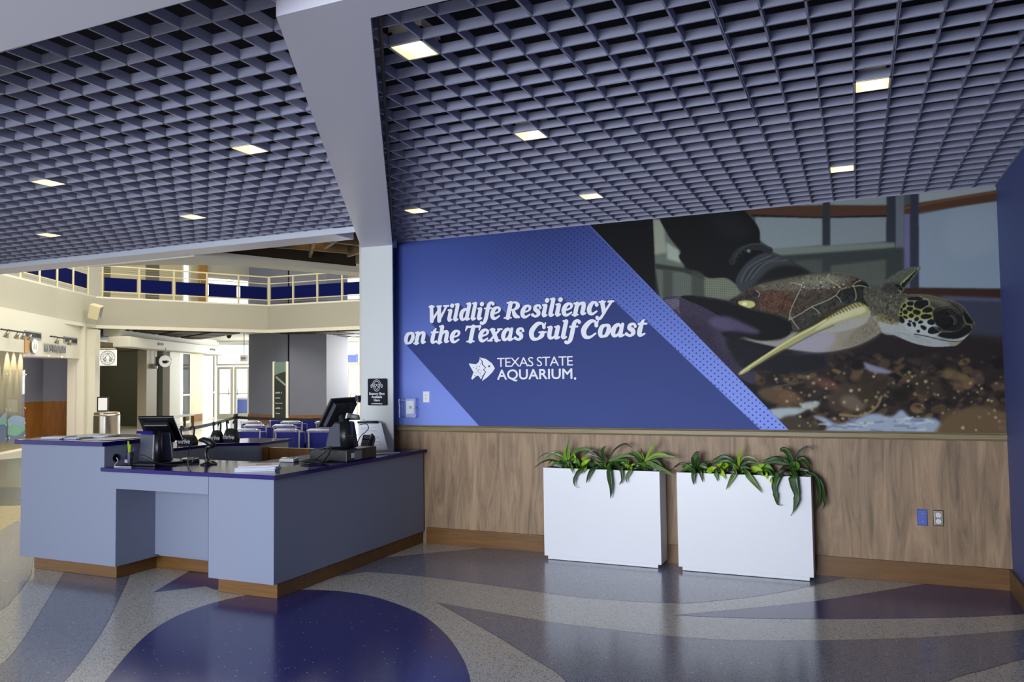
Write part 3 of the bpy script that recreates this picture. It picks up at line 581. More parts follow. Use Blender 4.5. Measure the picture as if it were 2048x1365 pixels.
struct(MB().box(-.9, -12.5, 0, XR+.15, -12.3, 3.45).box(-11.5, -12.5, 3.1, -.9, -12.3, 3.6), 'wall_daylight_block', M['cream'])  # unseen back wall and header, added to cut daylight from behind
struct(MB().box(-11.5, -.55, 2.765, -4.1, -.825, 3.45), 'beam_edge', M['beam'])
struct(MB().box(-11.5, -.832, 2.765, -3.85, -.84, 2.815), 'trim_3', M['gridframe'])
def beam_y(x): return -4.3 + (-1.58-x)*1.648
def beam_x(y): return -1.58 - (y+4.3)/1.648
gb = MB(); PZ = {}
X0 = .7859
def pz(ix, iy):
    k = (ix//4, (iy+((ix//4) % 2)*2)//4)
    if k not in PZ: PZ[k] = random.uniform(-.0022, .0022)
    return PZ[k]
T2, HB = .0042, .040
def seg_x(iy, xa, xb):
    y = -iy*C6; a = math.ceil((X0-xb)/C6-1e-6)-1; b = math.floor((X0-xa)/C6)+1
    for k in range(a, b+1):
        x1 = min(X0-k*C6, xb); x0 = max(X0-(k+1)*C6, xa)
        if x1-x0 < .004: continue
        z = HC+pz(k, iy); g = .0015 if (iy+((k//4) % 2)*2) % 4 == 0 else 0
        if g: gb.box(x0, y-.0052, z, x1, y-.0012, z+HB); gb.box(x0, y+.0012, HC+pz(k, iy-1), x1, y+.0052, z+HB)
        else: gb.box(x0, y-T2, z, x1, y+T2, z+HB)
def seg_y(k, ya, yb):
    x = X0-k*C6; a = math.floor(-yb/C6); b = math.ceil(-ya/C6)
    for iy in range(a, b+1):
        y1 = min(-iy*C6, yb); y0 = max(-(iy+1)*C6, ya)
        if y1-y0 < .004: continue
        z = HC+pz(k, iy)
        if k % 4 == 0: gb.box(x-.0056, y0, z, x-.0010, y1, z+HB); gb.box(x+.0010, y0, HC+pz(k-1, iy), x+.0056, y1, z+HB)
        else: gb.box(x-T2, y0, z, x+T2, y1, z+HB)
for iy in range(0, 31):
    y = -iy*C6
    if y >= -4.13: seg_x(iy, beam_x(y)+.13, XR-.004)
    if -4.59 <= y < -.84: seg_x(iy, -11.3, beam_x(y)-.13)
for k in range(-1, 80):
    x = X0-k*C6
    if x > -3.9: seg_y(k, max(-4.13, beam_y(x)+.2), -.002)
    lo, hi = -4.59, min(-.845, beam_y(x)-.2)
    if x < -1.4 and hi > lo: seg_y(k, lo, hi)
gb.box(-3.75, -.012, HC-.006, XR, -.001, HC+HB).box(XR-.012, -4.2, HC-.006, XR-.001, 0, HC+HB)
struct(gb, 'ceiling', M['grid'])
struct(MB().box(-11.5, -4.65, 3.3, XR, 0, 3.45).box(-11.5, -4.58, 2.86, XR, -4.575, 3.45), 'ceiling_plenum', M['plenum'])
# angle trim between beam and grid
struct(MB().tube([(-1.49, -4.12, 2.803), (-4.03, .0, 2.803)], .008, 6), 'trim_4', M['bronze'])

# recessed lights, one grid cell each
LS = [(843, 104), (1057, 277), (1193, 388), (813, 420), (1708, 180), (1696, 333), (495, 302), (115, 366), (393, 437), (122, 472)]
LL = ['square recessed ceiling light nearest the entrance, beside the raking beam', 'square recessed light above the middle of the mural grid', 'square recessed light above the mural title, close to the back wall', 'square recessed light tucked against the raking beam at the column', 'square recessed light above the right planter, nearer the entrance', 'square recessed light above the right planter, nearer the mural wall', 'square recessed light left of the raking beam, brightest on that side', 'square recessed light at far left, second row from the hall', 'square recessed light above the desk, near the hall edge beam', 'square recessed light at far left, closest to the hall edge beam']
for (px, py), lb in zip(LS, LL):
    p = at_z(px, py, HC); k = math.floor((X0-p.x)/C6); j = math.floor(-p.y/C6); cx = X0-(k+.5)*C6; cy = -(j+.5)*C6
    t = thing('recessed_light', lb, 'ceiling light', (cx, cy, HC-.002), 0, 'recessed lights in the grid ceiling'); a = C6/2-.001
    h = MB()
    for sx in (-1, 1):
        h.hexa([(cx+sx*a, cy-a, HC-.002), (cx+sx*(a-.008), cy-a, HC-.002), (cx+sx*(a-.008), cy+a, HC-.002), (cx+sx*a, cy+a, HC-.002), (cx+sx*a, cy-a, HC+.055), (cx+sx*(a-.02), cy-a, HC+.055), (cx+sx*(a-.02), cy+a, HC+.055), (cx+sx*a, cy+a, HC+.055)])
        h.hexa([(cx-a, cy+sx*a, HC-.002), (cx+a, cy+sx*a, HC-.002), (cx+a, cy+sx*(a-.008), HC-.002), (cx-a, cy+sx*(a-.008), HC-.002), (cx-a, cy+sx*a, HC+.055), (cx+a, cy+sx*a, HC+.055), (cx+a, cy+sx*(a-.02), HC+.055), (cx-a, cy+sx*(a-.02), HC+.055)])
    h.box(cx-a, cy-a, HC+.055, cx+a, cy+a, HC+.09)
    h.build('lamp_housing', M['warmbox'], t)
    MB().box(cx-.056, cy-.056, HC+.046, cx+.056, cy+.056, HC+.0549).build('lamp_lens', M['warm'], t)

# ------------------------------------------------------------------ lettering strokes (heavy slanted slab serif)
G = {
 'W': (1.62, [[(0, 1.25, .15), (.36, 1.25, .15)], [(.17, 1.24, .3), (.44, .1, .32)], [(.44, .1, .2), (.86, 1.0, .16)], [(.84, 1.15, .3), (1.06, .1, .32)], [(.66, 1.25, .14), (.98, 1.25, .14)], [(1.06, .1, .2), (1.42, 1.2, .16)], [(1.22, 1.25, .14), (1.6, 1.25, .14)]]),
 'i': (.46, [[(.0, .9, .13), (.2, .9, .15)], [(.2, .84, .3), (.2, .2, .3)], [(.2, .22, .3), (.25, .1, .24), (.44, .14, .12)], [(.24, 1.24, .32), (.245, 1.245, .32)]]),
 'l': (.46, [[(.0, 1.33, .13), (.2, 1.33, .15)], [(.2, 1.28, .3), (.2, .2, .3)], [(.2, .22, .3), (.25, .1, .24), (.44, .14, .12)]]),
 'd': (.9, [[(.62, .7, .14), (.42, .9, .2), (.2, .72, .3), (.17, .4, .32), (.3, .12, .24), (.5, .14, .16), (.62, .4, .14)], [(.46, 1.33, .13), (.66, 1.33, .15)], [(.66, 1.28, .3), (.66, .2, .3)], [(.66, .22, .3), (.71, .1, .22), (.9, .14, .12)]]),
 'f': (.55, [[(.64, 1.2, .24), (.52, 1.33, .16), (.36, 1.24, .24), (.3, 1.0, .3), (.3, .2, .3), (.26, -.12, .28), (.14, -.3, .18), (.0, -.24, .24)], [(.06, .88, .13), (.58, .88, .13)]]),
 'e': (.78, [[(.26, .44, .13), (.6, .56, .14), (.64, .78, .22), (.46, .92, .16), (.24, .8, .28), (.14, .48, .32), (.24, .16, .28), (.46, .06, .18), (.74, .24, .12)]]),
 'R': (1.2, [[(.32, 1.18, .32), (.32, .08, .32)], [(.05, 1.22, .12), (.7, 1.22, .13)], [(.4, 1.22, .13), (.74, 1.2, .17), (.92, .95, .32), (.74, .7, .17), (.4, .64, .13)], [(.62, .64, .2), (.86, .22, .32), (1.2, .08, .14)], [(.06, .06, .12), (.58, .06, .12)]]),
 's': (.74, [[(.62, .72, .2), (.5, .9, .15), (.26, .84, .22), (.24, .62, .26), (.48, .46, .32), (.58, .24, .26), (.4, .07, .16), (.14, .2, .22)]]),
 'n': (.98, [[(.0, .9, .13), (.2, .9, .15)], [(.22, .86, .3), (.22, .07, .3)], [(.26, .6, .13), (.46, .88, .18), (.68, .84, .28), (.72, .6, .31), (.72, .2, .3)], [(.72, .22, .3), (.77, .1, .22), (.96, .14, .12)], [(.04, .06, .12), (.42, .06, .12)]]),
 'c': (.74, [[(.62, .72, .26), (.5, .9, .16), (.28, .86, .24), (.14, .5, .33), (.24, .16, .28), (.46, .06, .18), (.72, .24, .12)]]),
 'y': (.92, [[(.0, .91, .13), (.38, .91, .13)], [(.2, .88, .3), (.34, .5, .3), (.46, .12, .26)], [(.84, .9, .17), (.62, .4, .16), (.44, -.02, .18), (.3, -.28, .2), (.1, -.3, .2), (.06, -.22, .24)], [(.62, .91, .13), (.96, .91, .13)]]),
 'o': (.82, [[(.42, .9, .17), (.2, .78, .28), (.14, .45, .31), (.24, .15, .26), (.42, .08, .16), (.62, .2, .26), (.7, .52, .31), (.62, .82, .26), (.42, .9, .17)]]),
 't': (.56, [[(.32, 1.16, .1), (.24, .94, .24), (.2, .4, .31), (.24, .14, .28), (.38, .09, .18), (.56, .18, .12)], [(.02, .88, .13), (.54, .88, .13)]]),
 'h': (.98, [[(.0, 1.33, .13), (.2, 1.33, .15)], [(.22, 1.28, .3), (.22, .07, .3)], [(.26, .6, .13), (.46, .88, .18), (.68, .84, .28), (.72, .6, .31), (.72, .2, .3)], [(.72, .22, .3), (.77, .1, .22), (.96, .14, .12)], [(.04, .06, .12), (.42, .06, .12)]]),
 'T': (1.1, [[(.58, 1.18, .32), (.58, .07, .32)], [(.08, 1.2, .16), (1.1, 1.2, .16)], [(.09, 1.2, .2), (.03, .92, .08)], [(1.1, 1.2, .2), (1.1, .92, .08)], [(.32, .06, .12), (.86, .06, .12)]]),
 'x': (.9, [[(.18, .88, .3), (.66, .1, .32)], [(.72, .88, .16), (.16, .08, .16)], [(.0, .91, .12), (.34, .91, .12)], [(.58, .91, .12), (.88, .91, .12)], [(.0, .06, .12), (.3, .06, .12)], [(.54, .06, .12), (.92, .06, .12)]]),
 'a': (.92, [[(.64, .66, .15), (.44, .9, .2), (.22, .74, .29), (.16, .4, .32), (.28, .12, .24), (.48, .14, .16), (.64, .42, .14)], [(.7, .9, .22), (.68, .22, .3), (.75, .1, .22), (.94, .14, .12)]]),
 'G': (1.3, [[(1.04, .92, .24), (.86, 1.2, .16), (.5, 1.18, .28), (.2, .66, .36), (.36, .16, .3), (.72, .06, .18), (1.0, .3, .3), (1.02, .5, .3)], [(.76, .56, .12), (1.26, .56, .12)], [(1.08, 1.24, .1), (1.04, .9, .14)]]),
 'u': (.98, [[(.0, .9, .13), (.2, .9, .15)], [(.2, .86, .3), (.2, .4, .31), (.3, .14, .26), (.5, .12, .15), (.7, .36, .13)], [(.5, .91, .12), (.72, .91, .13)], [(.72, .88, .3), (.72, .22, .3), (.78, .1, .22), (.98, .14, .12)]]),
 'C': (1.18, [[(1.0, .9, .26), (.84, 1.2, .17), (.5, 1.18, .28), (.2, .66, .37), (.36, .16, .3), (.72, .06, .18), (1.06, .32, .12)], [(1.06, 1.24, .1), (1.02, .92, .14)]]),
 ' ': (.26, [])}
def layout(s, x0, x1, zb, h):
    tot = sum(G[c][0] for c in s)+.035*len(s); k = (x1-x0)/(tot+.2); sy = h/1.3; out = []; x = 0
    for c in s:
        for st in G[c][1]:
            p = [(u+x, v, w_) for u, v, w_ in st]
            q = Canvas.smooth(np.array(p), False, 6) if len(p) > 2 else np.array([np.array(p[0])*(1-t)+np.array(p[1])*t for t in np.linspace(0, 1, 9)])
            out.append([(x0+(a+.22*b)*k, zb+b*sy, max(.012, w_*.53*(k+sy))) for a, b, w_ in q])
        x += G[c][0]+.035
    return out
TITLE = layout('Wildlife Resiliency', -3.672, -1.868, 2.034, .150) + layout('on the Texas Gulf Coast', -3.925, -1.58, 1.836, .152)
def ribbon(strokes, y, mb, h=.001):          # union of the strokes, laid down as fine non-overlapping strips
    for st in (strokes,):
        za = min(p[1]-p[2] for q in st for p in q); zb = max(p[1]+p[2] for q in st for p in q); n = int((zb-za)/h)+1
        rows = [[] for _ in range(n)]
        for q in st:
            pts = []
            for i in range(len(q)-1):
                m_ = max(1, int(math.hypot(q[i+1][0]-q[i][0], q[i+1][1]-q[i][1])/.0012))
                pts += [tuple(q[i][c]+(q[i+1][c]-q[i][c])*k/m_ for c in range(3)) for k in range(m_)]
            for x, z, w_ in pts+[q[-1]]:
                r = w_/2
                for j in range(max(0, int((z-r-za)/h)), min(n, int((z+r-za)/h)+1)):
                    d = r*r-(za+(j+.5)*h-z)**2
                    if d > 0: d = math.sqrt(d); rows[j].append((x-d, x+d))
        for j, L in enumerate(rows):
            L.sort(); cur = None
            for a, b in L+[(1e9, 1e9)]:
                if cur is None: cur = [a, b]
                elif a <= cur[1]+.0004: cur[1] = max(cur[1], b)
                else: mb.quad([(cur[0], y, za+j*h), (cur[1], y, za+j*h), (cur[1], y, za+(j+1)*h), (cur[0], y, za+(j+1)*h)]); cur = [a, b]

# ------------------------------------------------------------------ the printed mural
def mural():
    xa, xb, za, zb = -4.036, XR-.001, 1.0785, 2.812
    NX, NZ = 1420, 496; st = (xb-xa)/(NX-1)
    X = np.linspace(xa, xb, NX); Z = np.linspace(zb, za, NZ); XX, ZZ = np.meshgrid(X, Z)
    # lettering mask, then its long drop shade cast down-right at 45 degrees (part of the artwork)
    mk = np.zeros((NZ, NX), bool)
    for stq in TITLE:
        for (x, z, w_) in stq:
            i0, i1 = int((x-w_-xa)/st), int((x+w_-xa)/st)+2; j0, j1 = int((zb-z-w_)/st), int((zb-z+w_)/st)+2
            i0 = max(i0, 0); mk[j0:j1, i0:i1] |= (XX[j0:j1, i0:i1]-x)**2+(ZZ[j0:j1, i0:i1]-z)**2 < (w_/2)**2
    for j in range(1, NZ): mk[j, 1:] |= mk[j-1, :-1]
    # the long streak stops at the panel line
    t = (zb-ZZ)/(zb-za)
    def lp(a, b, k): return np.array(a)*(1-k[..., None])+np.array(b)*k[..., None]
    s_ = t*t*(3-2*t)
    field = lp((64, 78, 156), (124, 140, 232), s_)
    dk = np.exp(-((XX+2.5)/.75)**2)*np.clip(1-t*2.2, 0, 1)*.18; field *= (1-dk)[..., None]
    right = np.clip((XX+2.3)/.8, 0, 1)*np.clip(t*3, 0, 1); field = field*(1-.0*right)[..., None]+np.array((6, 8, 14))*right[..., None]
    # halftone dots
    p = .0565; pv = .047; row = np.round((zb-ZZ)/(pv/2)); ox = np.where(row % 2 == 0, 0, p/2); col = np.round((XX-ox)/p)
    dx = XX-(col*p+ox); dz = (zb-ZZ)-row*pv/2; rad = .0056*np.clip((XX+3.75)/1.35+(t-.35)*-.2, 0, 1)
    d = np.clip((rad-np.hypot(dx, dz))/st+.5, 0, 1)*(rad > .0012)*np.clip((t+.55-.0)*2, 0, 1)
    field = field+(np.array((34, 36, 120))-field)*(d*.92)[..., None]
    shade = lp((43, 51, 110), (62, 74, 142), t)
    mf = _blur(mk.astype(float), .6)
    img = field+(shade-field)*mf[..., None]
    # photograph to the right of the diagonal
    ph = paint_photo(); U, V = to_px(XX, 0*XX, ZZ)
    u = np.clip((U-ph.x0)*ph.ss-.5, 0, ph.W-2); v = np.clip((V-ph.y0)*ph.ss-.5, 0, ph.H-2)
    ui, vi = u.astype(int), v.astype(int); fu, fv = (u-ui)[..., None], (v-vi)[..., None]; I = ph.img
    pic = I[vi, ui]*(1-fu)*(1-fv)+I[vi, ui+1]*fu*(1-fv)+I[vi+1, ui]*(1-fu)*fv+I[vi+1, ui+1]*fu*fv
    e = (XX-(-2.075+(2.821-ZZ)*(1.574/1.741)))/st; k = np.clip(e+.5, 0, 1)[..., None]
    img = img+(np.array((140, 150, 225))-img)*(np.exp(-((e+2)/1.2)**2)*.5)[..., None]; img = img*(1-k)+pic*k
    rgb = np.clip(img, 0, 255)/255; l = np.where(rgb <= .04045, rgb/12.92, ((rgb+.055)/1.055)**2.4)*GAIN
    co = np.empty((NZ*NX, 3), np.float32); co[:, 0] = XX.ravel(); co[:, 1] = -.004; co[:, 2] = ZZ.ravel()
    idx = np.arange(NZ*NX).reshape(NZ, NX); q = np.stack([idx[1:, :-1], idx[1:, 1:], idx[:-1, 1:], idx[:-1, :-1]], -1).reshape(-1, 4).astype(np.int32)
    me = bpy.data.meshes.new('mural_print'); me.vertices.add(len(co)); me.vertices.foreach_set('co', co.ravel())
    me.loops.add(q.size); me.loops.foreach_set('vertex_index', q.ravel()); me.polygons.add(len(q)); me.polygons.foreach_set('loop_start', np.arange(0, q.size, 4, dtype=np.int32))
    try: me.polygons.foreach_set('loop_total', np.full(len(q), 4, np.int32))
    except Exception: pass
    at = me.color_attributes.new('print', 'FLOAT_COLOR', 'POINT'); c4 = np.ones((NZ*NX, 4), np.float32); c4[:, :3] = l.reshape(-1, 3); at.data.foreach_set('color', c4.ravel())
    me.update(calc_edges=True); me.validate()
    m = bpy.data.materials.new('printed_vinyl'); m.use_nodes = True; N = m.node_tree.nodes; b = N['Principled BSDF']; a = N.new('ShaderNodeAttribute'); a.attribute_name = 'print'
    m.node_tree.links.new(a.outputs['Color'], b.inputs['Base Color']); b.inputs['Roughness'].default_value = .5; b.inputs['Specular IOR Level'].default_value = .06
    me.materials.append(m); t = thing('wall_mural', 'blue wall mural with white title and a photo of a sea turtle in gloved hands', 'mural', (-1.55, 0, 1.0785))
    o = bpy.data.objects.new('print_panel', me); COL.objects.link(o); o.parent = t; me.transform(WORLD[t.name].inverted()); WORLD[o.name] = WORLD[t.name].copy()
    lb = MB(); ribbon(TITLE, -.0065, lb); lb.build('title_lettering', M['letter'], t, label='white slanted slab-serif lettering: Wildlife Resiliency on the Texas Gulf Coast')
    text_mesh('TEXAS STATE', .118, face_m((-2.592, -.006, 1.641), (1, 0, 0)), 'logo_lettering', M['letter'], t, space=.9, xs=1.10)
    q = text_mesh('AQUARIUM', .125, face_m((-2.592, 0, 1.531), (1, 0, 0)), 'tmp', M['letter'], None, space=1.0, xs=1.10, depth=0)
    vs = [tuple(v.co) for v in q.data.vertices]; fs = [tuple(f.vertices) for f in q.data.polygons]; bpy.data.objects.remove(q); aq = MB()
    for k in range(9):                                   # heavier weight: the same outline set a hair wider all round
        dx, dz = (0, 0) if k == 8 else (.0024*math.cos(k*math.pi/4), .0024*math.sin(k*math.pi/4)); n0 = len(aq.v)
        aq.v += [(x+dx, -.0055-.0003*k, z+dz) for x, y, z in vs]; aq.f += [tuple(n0+v for v in f) for f in fs]; aq.m += [0]*len(fs)
    aq.build('logo_lettering', M['letter'], t)
    lg = MB()
    def L6(pts): return [tuple(at_y(780+a*.31505, 440+b*.31505, -.006)) for a, b in pts]
    lg.quad(L6([(500, 912), (545, 918), (562, 905), (570, 882), (582, 900), (583, 918), (604, 940), (590, 952), (604, 966), (588, 990), (578, 1014), (562, 990), (548, 992), (522, 1016), (516, 1008), (530, 968), (506, 926)]))
    fish = [(566, 873), (610, 884), (648, 912), (666, 943), (650, 968), (618, 1000), (584, 1024), (590, 1004), (600, 984), (610, 966), (597, 952), (610, 938), (590, 918), (588, 898)]
    lg.quad(L6(fish)[:5]+L6(fish)[5:]); lg.build('logo_fish', M['letter'], t, label='white fish and starfish emblem')
    dt = MB()
    for x, y in [(530, 938), (548, 944), (566, 950), (580, 960), (560, 966), (546, 972), (538, 988), (568, 932), (574, 916), (572, 976), (578, 992), (552, 930), (558, 955)]: dt.quad([tuple(at_y(780+(x+3*math.cos(a))*.31505, 440+(y+3*math.sin(a))*.31505, -.0078)) for a in np.linspace(0, 2*math.pi, 8, endpoint=False)])
    dt.build('star_dots', mat('mural_navy_ink', (52, 60, 128), .5), t); dt = MB()
    dt.quad([tuple(at_y(780+(629+7*math.cos(a))*.31505, 440+(930+7*math.sin(a))*.31505, -.0078)) for a in np.linspace(0, 2*math.pi, 14, endpoint=False)])
    dt.build('fish_eye', mat('mural_navy_ink', (52, 60, 128), .5), t)
    rg = MB(); c = at_y(780+1175*.31505, 440+1008*.31505, -.006); rg.quad([(c.x+.011*math.cos(a), c.y, c.z+.011*math.sin(a)) for a in np.linspace(0, 2*math.pi, 12, endpoint=False)]); rg.build('logo_mark', M['letter'], t)
GAIN = np.array((1.14, 1.18, .95))
mural()
# ------------------------------------------------------------------ reception desk
def desk():
    t = thing('reception_desk', 'grey laminate L-shaped reception desk with navy countertops and amber wood plinth', 'desk', (-5.0, -1.7, 0))
    b = MB(); fy, by, z0, z1 = -2.07, -1.42, .11, .83; xr, xi = -3.70, -4.40
    # raised pedestal left
    MB().box(-6.305, fy, z0, -5.346, -1.40, 1.02).build('raised_cabinet', M['lam'], t, bevel=.002)
    MB().box(-5.346, fy, z0, -5.215, -1.75, z1).box(-5.3459, -1.75, z0, -5.215, -1.40, z1).build('side_panel', M['lam'], t)
    MB().box(-5.215, fy, .70, -4.287, fy+.03, z1).build('apron_panel', M['lam'], t)
    MB().box(-5.215, -1.70, z0+.02, -4.287, -1.67, z1).build('knee_panel', M['lam'], t)
    MB().box(-5.2149, -1.66, z0, -4.2871, -1.42, z1-.001).build('inner_cabinet', M['lam'], t)
    MB().prism([(-4.287, fy), (xr, fy), (xr, -.03), (-3.99, -.03), (-3.915, -.19), (-4.28, -.205), (xi, -.205), (xi, -1.42), (-4.287, -1.42)], z0, z1).build('corner_cabinet', M['lam'], t, bevel=.002)
    p = MB(); d = .05
    p.prism([(-6.23, fy+.07), (-5.285, fy+.07), (-5.285, -1.62), (-4.287, -1.62), (-4.287, -1.45), (-6.23, -1.45)], .0025, z0)
    p.prism([(-4.25, fy+.06), (xr-.02, fy+.06), (xr-.02, -.03), (-3.98, -.03), (-3.915, -.19), (-4.28, -.205), (xi+.05, -.205), (xi+.05, -1.45), (-4.25, -1.45)], .0025, z0)
    p.build('plinth', M['base'], t)
    MB().box(-6.345, fy-.035, 1.02, -5.325, -1.37, 1.055).build('raised_countertop', M['slab'], t, bevel=.003)
    MB().prism([(-5.345, fy-.035), (xr+.035, fy-.035), (xr+.035, -.05), (-3.985, -.05), (-3.92, -.185), (-4.275, -.2), (xi-.03, -.2), (xi-.03, -1.39), (-5.345, -1.39)], z1, .86).build('countertop', M['slab'], t, bevel=.003)
    R = Matrix.Rotation(math.radians(90), 3, 'Y')
    MB().lathe([(.032, 0), (.032, .004), (.024, .004), (.024, -.0)], (-5.346, -1.965, .92), 24, R=R).build('cable_grommet', M['black2'], t)
    s = MB(); s.box(-4.2885, fy-.0012, z0, -4.2865, fy, z1); s.build('panel_joint', mat('dark_joint', (70, 72, 84), .8), t)
    # rear arms of the same horseshoe
    b = MB(); b.prism([(-6.305, -1.40), (-6.2, -1.40), (-6.2, -.02), (-5.86, .22), (-5.86, .70), (-6.305, .70), (-6.8, .2), (-6.8, -1.40)], z0, z1); b.build('rear_cabinet', M['lam'], t)
    MB().prism([(-6.19, -1.38), (-6.19, -.03), (-5.82, .2), (-5.82, .74), (-6.34, .74), (-6.84, .22), (-6.84, -1.38)], z1, .86).build('rear_countertop', M['slab'], t, bevel=.003)
    return t
desk()
g = thing('swing_gate', 'low amber wood gate closing the rear of the reception desk', 'gate', (-5.4, .33, 0))
MB().box(-5.78, .30, .05, -4.42, .335, .80).build('gate_panel', M['amberv'], g, bevel=.003)
MB().box(-5.855, .28, .0025, -5.785, .36, .80).build('gate_post', M['amberv'], g, bevel=.003)

# ------------------------------------------------------------------ planters and their plants
for i, (x0, x1) in enumerate([(-2.427, -1.449), (-1.316, -.338)]):
    lb = ['tall white rectangular planter box nearer the desk, by the panelled wall', 'tall white rectangular planter box nearer the wall outlets'][i]
    t = thing('planter_box', lb, 'planter', ((x0+x1)/2, -.145, 0), 0, 'white planter boxes along the panelled wall')
    o = MB(); y0, y1, zt, w_ = -.252, -.034, .756, .018
    o.box(x0, y0, .032, x1, y0+w_, zt).box(x0, y1-w_, .032, x1, y1, zt).box(x0, y0+w_, .032, x0+w_, y1-w_, zt).box(x1-w_, y0+w_, .032, x1, y1-w_, zt).box(x0+w_, y0+w_, .032, x1-w_, y1-w_, .06)
    o.build('planter_body', M['white'], t, bevel=.002)
    MB().box(x0+.028, y0+.012, .0045, x1-.03, y1-.01, .032).build('planter_plinth', M['white'], t)
    s = MB(); nx, ny = 60, 12; xs = np.linspace(x0+w_, x1-w_, nx); ys = np.linspace(y0+w_, y1-w_, ny)
    hz = [[.725+.02*math.sin(a*31)*math.cos(b_*47)+random.uniform(0, .018) for b_ in ys] for a in xs]
    for a in range(nx-1):
        for b_ in range(ny-1): s.quad([(xs[a], ys[b_], hz[a][b_]), (xs[a+1], ys[b_], hz[a+1][b_]), (xs[a+1], ys[b_+1], hz[a+1][b_+1]), (xs[a], ys[b_+1], hz[a][b_+1])])
    s.box(x0+w_, y0+w_, .62, x1-w_, y1-w_, .70)
    s.build('soil', M['soil'], t)
def leafmat(name, c, stripe=None, rough=.32):
    m = bpy.data.materials.new(name); m.use_nodes = True; nt = m.node_tree; N = nt.nodes; L = nt.links; b = N['Principled BSDF']
    a = N.new('ShaderNodeAttribute'); a.attribute_name = 'leaf_uv'; sp = N.new('ShaderNodeSeparateXYZ'); L.new(a.outputs['Vector'], sp.inputs[0])
    r = N.new('ShaderNodeValToRGB'); L.new(sp.outputs[0], r.inputs[0]); e = r.color_ramp.elements
    s2 = stripe or tuple(min(255, int(v*1.35)) for v in c)
    e[0].position = 0; e[0].color = (*lin(c), 1); e[1].position = 1; e[1].color = (*lin(c), 1)
    for p, cc in ((.12, s2 if stripe else c), (.2, c), (.46, c), (.5, s2), (.54, c), (.8, c), (.88, s2 if stripe else c)): q = e.new(p); q.color = (*lin(cc), 1)
    tc = N.new('ShaderNodeTexCoord'); nz = N.new('ShaderNodeTexNoise'); nz.inputs['Scale'].default_value = 26; L.new(tc.outputs['Object'], nz.inputs[0])
    mx = N.new('ShaderNodeMix'); mx.data_type = 'RGBA'; mx.blend_type = 'MULTIPLY'; mx.inputs['Factor'].default_value = .6
    r2 = N.new('ShaderNodeValToRGB'); r2.color_ramp.elements[0].position = .3; r2.color_ramp.elements[0].color = (.55, .6, .5, 1); r2.color_ramp.elements[1].position = .7; r2.color_ramp.elements[1].color = (1.1, 1.1, 1.0, 1)
    L.new(nz.outputs[0], r2.inputs[0]); L.new(r.outputs[0], mx.inputs['A']); L.new(r2.outputs[0], mx.inputs['B']); L.new(mx.outputs['Result'], b.inputs['Base Color'])
    b.inputs['Roughness'].default_value = rough; b.inputs['Subsurface Weight'].default_value = .0; return m
LM = dict(d=leafmat('leaf_dark_green', (40, 72, 22)), m=leafmat('leaf_mid_green', (80, 126, 34)), v=leafmat('leaf_variegated', (60, 98, 34), (168, 190, 104)), y=leafmat('leaf_yellow_green', (116, 156, 40), (176, 196, 70)), l=leafmat('leaf_lime', (150, 196, 34), (176, 214, 60), .28), b=leafmat('leaf_blackish', (34, 36, 22)))
LKEY = list(LM); LMATS = [LM[k] for k in LKEY]
def leaf(mb, uv, pts, width, key, tip=.02, kind='strap', twist=0):
    P = [Vector(p) for p in pts]; q = Canvas.smooth(np.array([tuple(p) for p in P]), False, 5); n = len(q); mi = LKEY.index(key)
    base = len(mb.v); cv = Vector((-.35, -.93, .12)).normalized()
    for i in range(n):
        s = i/(n-1); p = Vector(q[i]); t = (Vector(q[min(i+1, n-1)])-Vector(q[max(i-1, 0)])).normalized()
        if kind == 'heart': wv = width*math.sin(math.pi*min(1, (s*.93+.07))**.62)*(1 if s < .98 else .05)
        elif kind == 'tail': wv = width*(math.sin(math.pi*min(1, (s+.15)*1.15))**.7 if s < .62 else max(.05, .75*(1-(s-.62)/.3)))
        else: wv = width*(min(1, .45+s*2.2))*(1-max(0, (s-.45)/.55)**1.7)
        wv = max(wv, tip*.12)
        side = t.cross(cv)
        if side.length < .05: side = t.orthogonal()
        side.normalize(); nn = side.cross(t)
        side = side*math.cos(twist*s)+nn*math.sin(twist*s)
        nn = t.cross(side)
        if nn.dot(cv) < 0: nn = -nn
        for j, (o, f) in enumerate(((-1, .0), (-.5, .10), (0, -.0), (.5, .10), (1, .0))):
            wob = .04*math.sin(s*17+j)*width
            mb.v.append(tuple(p+side*(o*wv/2)+nn*(f*wv*.9+wob*.4))); uv.append(((o+1)/2, s, 0))
    for i in range(n-1):
        for j in range(4): a = base+i*5+j; mb.f.append((a, a+1, a+6, a+5)); mb.m.append(mi)
